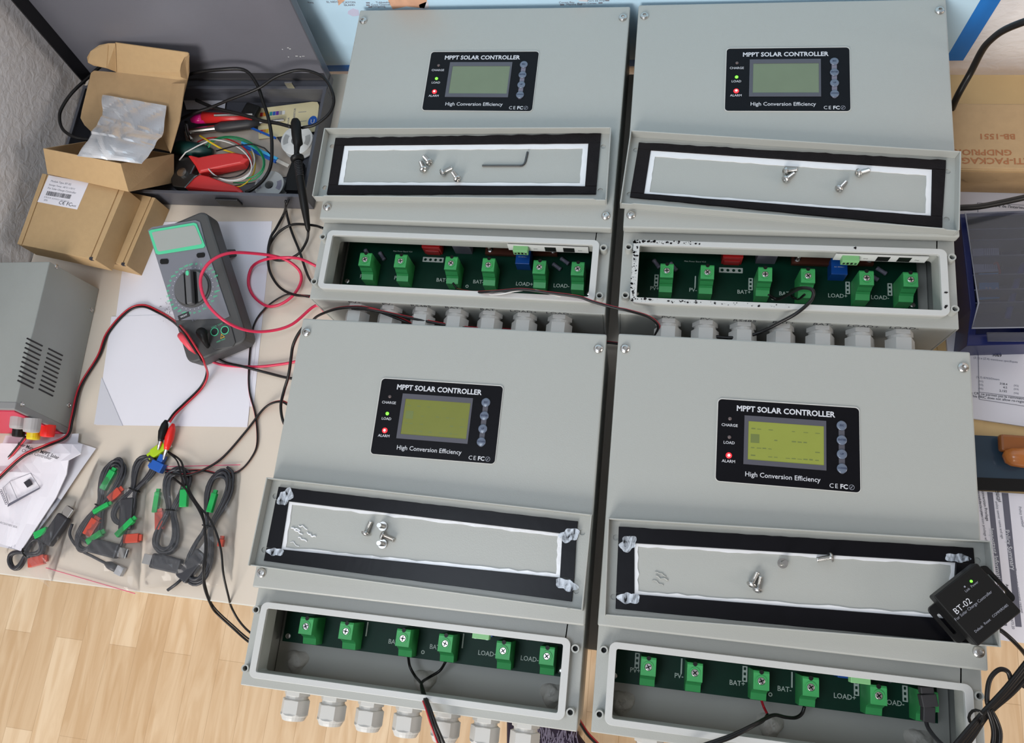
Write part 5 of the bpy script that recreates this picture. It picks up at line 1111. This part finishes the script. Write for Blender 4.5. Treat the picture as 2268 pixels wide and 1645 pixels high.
# ------------------------------------------------------------------ map poster on the back wall
ps = thing('map_poster', 'pale blue sea map poster with blue border on the wall behind the controllers', 'poster', (0,YW-0.0015,0))
YP = YW-0.0012
zr = PY(2133,133,YP); zl_ = PY(750,157,YP); xr = zr.x; zbm = zl_.z; 
ang = 0.0
white_map = mat('map_paper', (0.72,0.72,0.78), 0.5); sea = mat('map_sea', (0.56,0.79,0.97), 0.45, noise=0.06, nscale=8); blue_b = mat('map_border', (0.012,0.19,0.62), 0.45)
land = mat('map_land', (0.72,0.42,0.28), 0.5, noise=0.3, nscale=60); 
zr_b = zr.z
def quadmap(name, x0_, x1_, z0l, z0r, zt_, th0, th1, m_):
    m = MB(); m.add([(x0_,-th1,z0l),(x1_,-th1,z0r),(x1_,-th1,zt_),(x0_,-th1,zt_),(x0_,-th0,z0l),(x1_,-th0,z0r),(x1_,-th0,zt_),(x0_,-th0,zt_)], [(0,1,2,3),(7,6,5,4),(0,4,5,1),(1,5,6,2),(2,6,7,3),(3,7,4,0)]); return m.build(name, m_, ps)
xs = -0.42; sl = (zr_b-zbm)/(xr-zl_.x); zL = zbm+sl*(xs-zl_.x)
quadmap('paper_margin', xs, xr, zL-0.010, zr_b-0.000, 0.85, -0.001, 0.0002, white_map)
quadmap('border', xs, xr, zL, zr_b, 0.85, 0.0002, 0.0004, blue_b)
quadmap('sea', xs, xr-0.022, zL+0.014, zr_b+0.014-sl*.022, 0.85, 0.0004, 0.0006, sea)
def mappt(px_, py_): q = PY(px_,py_,YP-0.0008); return q.x, q.z
def mpatch(pts, m_, nm='land'):
    q = [mappt(*p_) for p_ in pts]; k = len(q)
    m = MB(); m.add([(x_,-0.0008,z_) for x_, z_ in q]+[(x_,-0.0006,z_) for x_, z_ in q], [tuple(range(k)), tuple(range(2*k-1,k-1,-1))]+[(i,k+i,k+(i+1)%k,(i+1)%k) for i in range(k)]); m.build(nm, m_, ps)
mpatch([(746,-20),(780,-14),(764,0),(750,12),(748,2)], land)
mpatch([(860,2),(866,-60),(960,-60),(946,0),(940,18),(900,14),(870,20)], land)
mpatch([(928,10),(948,2),(950,18),(930,20)], white_map, 'map_inset')
mpatch([(771,24),(782,18),(794,22),(796,34),(782,36),(770,30)], mat('map_shoal',(0.62,0.62,0.80),.5), 'shoal')
mpatch([(1270,-30),(1310,-20),(1302,4),(1282,2)], white_map, 'shoal')
def mtxt(s, px_, py_, size):
    x_, z_ = mappt(px_,py_); text('map_lettering', s, size, ink_l, ps, M=Matrix.Translation((x_,-0.0009,z_)) @ Matrix.Rotation(math.pi/2,4,'X'))
mtxt('EL NIDO', 737, 4, 0.0045); mtxt('CAYON', 773, 5, 0.0050); mtxt('ISLAND', 774, 11, 0.0045); mtxt('Tubbataha', 848, 5, 0.0045); mtxt('Cuyo Channel', 843, 10, 0.0045); mtxt('Navigating', 838, 14, 0.0045)
mtxt('Coron Bay', 1255, 5, 0.0045); mtxt('Port de France', 1325, 1, 0.0045); mtxt('Marina Bay', 1272, 9, 0.0045); mtxt('Puerto Cortes', 1300, 7, 0.0040); mtxt('Pasig', 688, 5, 0.004)
for (px_,py_) in ((815,6),(815,11),(820,15),(1330,6),(1345,0),(1245,10)):
    x_, z_ = mappt(px_,py_); MB().box(x_-.0025,x_+.0025,-0.0009,-0.0006,z_-.001,z_+.001).build('map_symbol', ink_l, ps)

# ------------------------------------------------------------------ right-hand side
e = thing('parcel_box', 'brown cardboard parcel with upside-down printing against the right wall', 'box', (0,0,0.001))
zb0 = 0.056
p_ = [P(2118,372,zb0), P(2300,376,zb0), P(2300,229,zb0), P(2100,228,zb0)]
fy = (p_[0].y+p_[1].y)/2; byy = (p_[2].y+p_[3].y)/2; bxl, bxr = 0.722, 0.90
MB().box(bxl,bxr,fy,byy,0.0,zb0-0.001).build('box_body', cardboard, e, bevel=0.002)
MB().box(bxl,bxr,fy-0.001,fy+0.0,0.036,zb0-0.003).build('front_flap', cardboard_l, e)
m = MB(); pts = [(bxl,0.037)]+[(bxl+0.006*k, 0.034+random.uniform(-.003,.001)-(0.006 if 5<k<11 else 0)) for k in range(1,28)]+[(bxr,0.050),(bxl,0.050)]
m.prism(pts, 0, 0.0016, Matrix.Translation((0,fy,0)) @ Matrix.Rotation(math.pi/2,4,'X')); m.build('torn_flap', cardboard, e)
def btx(s, px_, py_, size, align='CENTER'):
    q = P(px_,py_,zb0); text('box_lettering', s, size, brown_print, e, M=Matrix.Translation((q.x,q.y,zb0-0.0008)) @ Matrix.Rotation(math.pi+0.01,4,'Z'), bold=0.02, sx=1.15, align=align)
btx('BB-1551', 2208, 302, 0.0100); btx('GNDPRIOR', 2178, 337, 0.0105); btx('MULTI-PACKAGE', 2218, 356, 0.0112)
# power cable along the wall and another in front of the parcel
cable('mains_cable', 'thick black cable rising along the wall right of the back controllers', [(2095,275,.02),(2118,218,.075),(2150,160,.10),(2175,112,.13),(2195,88,.15),(2225,66,.17),(2275,46,.19),(2330,30,.2)], 0.0038, wire_black)
cable('mains_cable', 'black cable emerging behind the upturned cover toward the parcel', [(2090,462,.07),(2130,460,.07),(2165,458,.068),(2210,450,.066),(2270,437,.064),(2320,425,.06)], 0.0036, wire_black)
# papers
pp = flat('paper_sheet', 'white printed form between the parcel and the blue organiser', 'paper', [(2120,418),(2300,430),(2300,500),(2120,490)], 0.0010, 0.0005, paper2)
def ptx(par, s, px_, py_, size, a, m_=ink_l, z=None, bold=0.0, sx=1.0):
    z = par.location.z+0.0006 if z is None else z
    q = P(px_,py_,z); text('paper_lettering', s, size, m_, par, M=Matrix.Translation((q.x-par.location.x,q.y-par.location.y,z-par.location.z)) @ Matrix.Rotation(math.radians(a),4,'Z'), bold=bold, sx=sx)
def pln(par, a_, b_, w_=0.0004, m_=ink_l):
    z = par.location.z+0.0006; q0, q1 = [P(*c,z)-Vector(par.location) for c in (a_,b_)]; MB().tube([q0,q1], w_, 4).build('printed_line', m_, par)
ptx(pp, "Ministere de l'Interieur", 2225, 457, 0.0052, -3, ink, bold=0.01)
pln(pp, (2165,449),(2300,456)); pln(pp, (2165,449),(2166,470))
pf = flat('paper_sheet', 'white registration form on the pine table below the organiser', 'paper', [(2095,735),(2310,720),(2310,950),(2110,920)], 0.0040, 0.0030, paper2)
pf.location.z = 0.0010
def f2(x, y): return (2050+x/2.936, 400+y/2.936)
for a_, b_ in (((335,1040),(343,1425)),((343,1425),(640,1470)),((343,1378),(640,1415))): pln(pf, f2(*a_), f2(*b_), 0.0003)
pf_z = pf.location.z+0.0030
def ft(s, x, y, size, a=-3, m_=ink_l, bold=0.0): ptx(pf, s, *f2(x,y), size, a, m_, z=pf_z+0.0002, bold=bold)
for o in pf.children: o.location.z += 0.0027
ft('3069', 464, 1135, 0.0050, -3, ink, 0.02); ft('(X.1) CO2 emissions', 385, 1100, 0.0030); ft('(Z.1) a (Z.4) mentions specifiques', 455, 1165, 0.0034); ft('(V.7) 8703/Divers', 405, 1285, 0.0034)
ft('(V1)', 360, 1305, .003); ft('(V3)', 360, 1328, .003); ft('(V5)', 360, 1352, .003); ft('318.4', 507, 1322, .0036, -3, ink); ft('4.5', 518, 1345, .0036, -3, ink); ft('2,155', 505, 1368, .0036, -3, ink)
ft('(V2)', 590, 1333, .003); ft('(V4)', 590, 1356, .003); ft('(V6)', 590, 1382, .003)
ft('Le CRI ne permet pas la reimmatriculation', 500, 1402, .0040, -3, ink); ft('This FRIC does not allow re-registration', 500, 1422, .0040, -3, ink)
# pine strip and frame
flat('pine_board', 'narrow pine board under the registration form', 'board', [(2068,730),(2165,728),(2180,968),(2330,985),(2330,1000),(2120,995)], 0.0006, 0.0003, pine)
# organiser
og = thing('parts_organiser', 'navy compartment organiser with clear lid at the right edge', 'organiser', (0,0,0.0042))
zo = 0.046
def oq(x, y, z): return P(*f2(x,y), z)
c = [oq(232,205,zo),oq(760,190,zo),oq(760,985,zo),oq(300,1000,zo)]
bt = [Vector((v.x,v.y,0.0005)) for v in c]
outer = [(c[3].x-0.004,c[3].y-0.012),(c[2].x,c[2].y-0.012),(c[1].x,c[1].y),(c[0].x,c[0].y),(c[0].x+0.006,c[3].y+0.030)]
inner = [(c[3].x+0.006,c[3].y+0.002),(c[0].x+0.012,c[3].y+0.032),(c[0].x+0.008,c[0].y-0.004),(c[1].x-0.004,c[1].y-0.004),(c[2].x-0.004,c[2].y+0.002)]
MB().plate(outer, [inner], 0, 0.038).prism(outer, 0.0, 0.0015).build('tray', navy, og, bevel=0.0008)
for k, y_ in enumerate((310,380,485,608,705,790)):
    a_, b_ = oq(285,y_+3,.040), oq(770,y_-10,.040)
    MB().box(0, (b_-a_).length, -0.0007, 0.0007, 0.002-0.0042, 0.030, frameM((a_.x,a_.y,0.0042), Vector((b_.x-a_.x,b_.y-a_.y,0)), (0,0,1))).build('divider', mat('divider_plastic',(0.14,0.15,0.20),0.3), og)
lc = [oq(255,215,.047),oq(770,195,.047),oq(770,955,.050),oq(297,962,.050),oq(340,800,.049)]
m = MB(); k = len(lc); lo = [Vector((v.x,v.y,v.z-0.0042)) for v in lc]; m.add(lo+[v+Vector((0,0,0.0015)) for v in lo], [tuple(range(k)), tuple(range(2*k-1,k-1,-1))]+[(i,k+i,k+(i+1)%k,(i+1)%k) for i in range(k)])
m.build('clear_lid', lid_m, og)
m = MB(); m.tube([v+Vector((0,0,0.0015)) for v in lo], 0.0009, 6, closed=True); m.build('lid_edge', mat('lid_edge_grey',(0.30,0.31,0.36),0.3), og)
a_, b_ = oq(400,985,.050), oq(770,985,.050); MB().box(0,(b_-a_).length,-0.010,0.0,-0.002,0.0,frameM((a_.x,a_.y,.0455), Vector((b_.x-a_.x,b_.y-a_.y,0)), (0,0,1))).build('lid_latch', lid_m, og)
lt = thing('component_packet', 'blue and white component packet seen through the organiser lid', 'packet', tuple(oq(410,640,.016)))
lz = Vector(lt.location)
for nm, pts, m_ in (('packet_card', ((345,605),(470,600),(480,765),(350,775)), cyan), ('packet_card', ((300,410),(475,405),(478,590),(310,600)), paper2)):
    q = [oq(*p_,.016)-lz for p_ in pts]; MB().prism([(v.x,v.y) for v in q], -0.0005, 0.0005).build(nm, m_, lt)
q = oq(418,650,.016)-lz; text('packet_lettering', 'TME', 0.0050, print_white, lt, q.x, q.y, 0.0006); q = oq(430,725,.016)-lz; text('packet_lettering', 'IM', 0.0140, white_plastic, lt, q.x, q.y, 0.0006, bold=0.03)
m = MB()
for k in range(9): m.tube([oq(380+k*14,440+k*2,.0168)-lz, oq(384+k*14,575,.0168)-lz], 0.0002, 4)
m.build('packet_print', ink_l, lt)
o = flat('yellow_label', 'small yellow label in the lowest organiser pocket', 'label', [f2(*q) for q in ((360,805),(450,812),(448,850),(362,848))], .0110, .0005, mat('dull_yellow',(0.50,0.40,0.14),.5))
cable('red_clip_wire', 'red bent clip inside the organiser', [(*f2(445,540),.030),(*f2(465,535),.034),(*f2(480,580),.034),(*f2(482,610),.030)], 0.0012, red_plastic, 'wire')
cable('blue_strap', 'blue plastic strap inside the organiser', [(*f2(640,540),.022),(*f2(600,640),.024),(*f2(570,740),.024),(*f2(530,900),.022)], 0.0035, mat('strap_blue',(0.03,0.05,0.28),0.35), 'strap')
# glossy dark book and wooden handle
bk = thing('glossy_folder', 'dark slate glossy folder at the right edge under the wooden handle', 'folder', (0,0,0.0015))
c = [P(2130,962,.006),P(2330,972,.006),P(2330,1068,.006),P(2130,1060,.006)]
MB().prism([(v.x,v.y) for v in c[::-1]], 0, 0.0045).build('cover', slate_gloss, bk)
c2 = [P(2130,1056,.006),P(2330,1064,.006),P(2330,1090,.006),P(2130,1083,.006)]
MB().prism([(v.x,v.y) for v in c2[::-1]], 0, 0.0055).build('binding', black_plastic, bk)
wh = thing('wooden_handle', 'turned orange wooden handle lying on the glossy folder', 'handle', tuple(P(2262,1005,.018)))
T_ = Matrix.Translation(-Vector(wh.location))
MB().tube([T_ @ p for p in (P(2222,1012,.017),P(2226,1011,.017),P(2240,1012,.018),P(2262,1014,.018),P(2290,1010,.018),P(2310,1005,.018))], [0.002,0.0070,0.0098,0.0108,0.0095,0.006], 18).build('grip', orange_wood, wh, smooth=True)
MB().box(-0.022,0.03,-0.009,0.010,-0.006,0.004,T_ @ Matrix.Translation(P(2262,985,.016))).build('wooden_block', mat('dark_orange_wood',(0.28,0.09,0.02),.4), wh, bevel=0.003)
# insurance papers
pi = flat('policy_papers', 'white printed policy papers with dark heading bars at the right edge', 'paper', [(2085,1082),(2330,1098),(2330,1432),(2120,1405)], 0.0006, 0.0012, paper)
zi_ = pi.location.z+0.0012
def ibar(pts, m_=bar_grey):
    q = [P(*c_,zi_)-Vector(pi.location) for c_ in pts]; MB().prism([(v.x,v.y) for v in q], 0.0012, 0.0014).build('heading_bar', m_, pi)
def zt_(x, y): return (2050+x/2.208, 900+y/2.208)
ibar([zt_(*q) for q in ((301,418),(328,420),(398,1072),(372,1070))]); ibar([zt_(*q) for q in ((372,422),(404,424),(470,1078),(440,1076))])
def it(s, x, y, size, m_=ink_l, a=-84.5, bold=0.0): ptx(pi, s, *zt_(x,y), size, a, m_, z=zi_+0.0003, bold=bold)
it('Policy Summary', 412, 700, 0.0066, print_white, bold=.01); it('Important Information', 342, 735, 0.0066, print_white, bold=.01)
it('Conversion Privilege', 291, 480, 0.0042, ink); it('This policy includes a conversion privilege which lets you', 280, 545, .0036); it('covered by the plan', 268, 470, .0036); it('Insured', 360, 440, .004, ink); it('Owner', 350, 436, .004, ink); it('policy owner name and age', 362, 555, .0036)
it('Policy number', 470, 540, .0038); it('This is not a statement request', 455, 900, .0036); it('Amount', 402, 900, .0040, ink); it('$473.20', 425, 1060, .0036)

# ------------------------------------------------------------------ seat below the desk
st = thing('chair', 'chair with dark purple woven seat just below the desk edge', 'chair', (*P(1262,1700,-.30).xy, ZF))
z0 = -0.30-ZF
weave = mat('woven_purple', (0.018,0.010,0.028), 0.9, noise=0.6, nscale=60, bump=0.8, bscale=80)
qs = [P(*c_,-.30)-Vector((st.location.x,st.location.y,0)) for c_ in ((1120,1570),(1255,1600),(1300,1660),(1500,1900),(1120,1900))]
MB().prism([(v.x,v.y) for v in qs], z0-0.04, z0).build('seat', weave, st, bevel=0.012)
m = MB(); random.seed(3)
for k in range(90):
    q = P(random.uniform(1188,1280), random.uniform(1612,1660), -.30)-Vector((st.location.x,st.location.y,0)); a_ = 1.5+random.uniform(-.4,.4); d_ = Vector((math.cos(a_),math.sin(a_),0))*.0055
    m.tube([Vector((q.x,q.y,z0+0.0003))-d_, Vector((q.x,q.y,z0+0.0008)), Vector((q.x,q.y,z0+0.0003))+d_], 0.0007, 4)
o = m.build('woven_flecks', mat('fleck_grey',(0.20,0.18,0.25),.8), st); o['kind'] = 'stuff'
for dx_, dy_ in ((-0.03,-0.03),(0.10,-0.03),(-0.03,-0.14),(0.10,-0.14)): MB().box(dx_,dx_+0.018,dy_-0.009,dy_+0.009,0.0,z0-0.04).build('leg', charcoal, st)
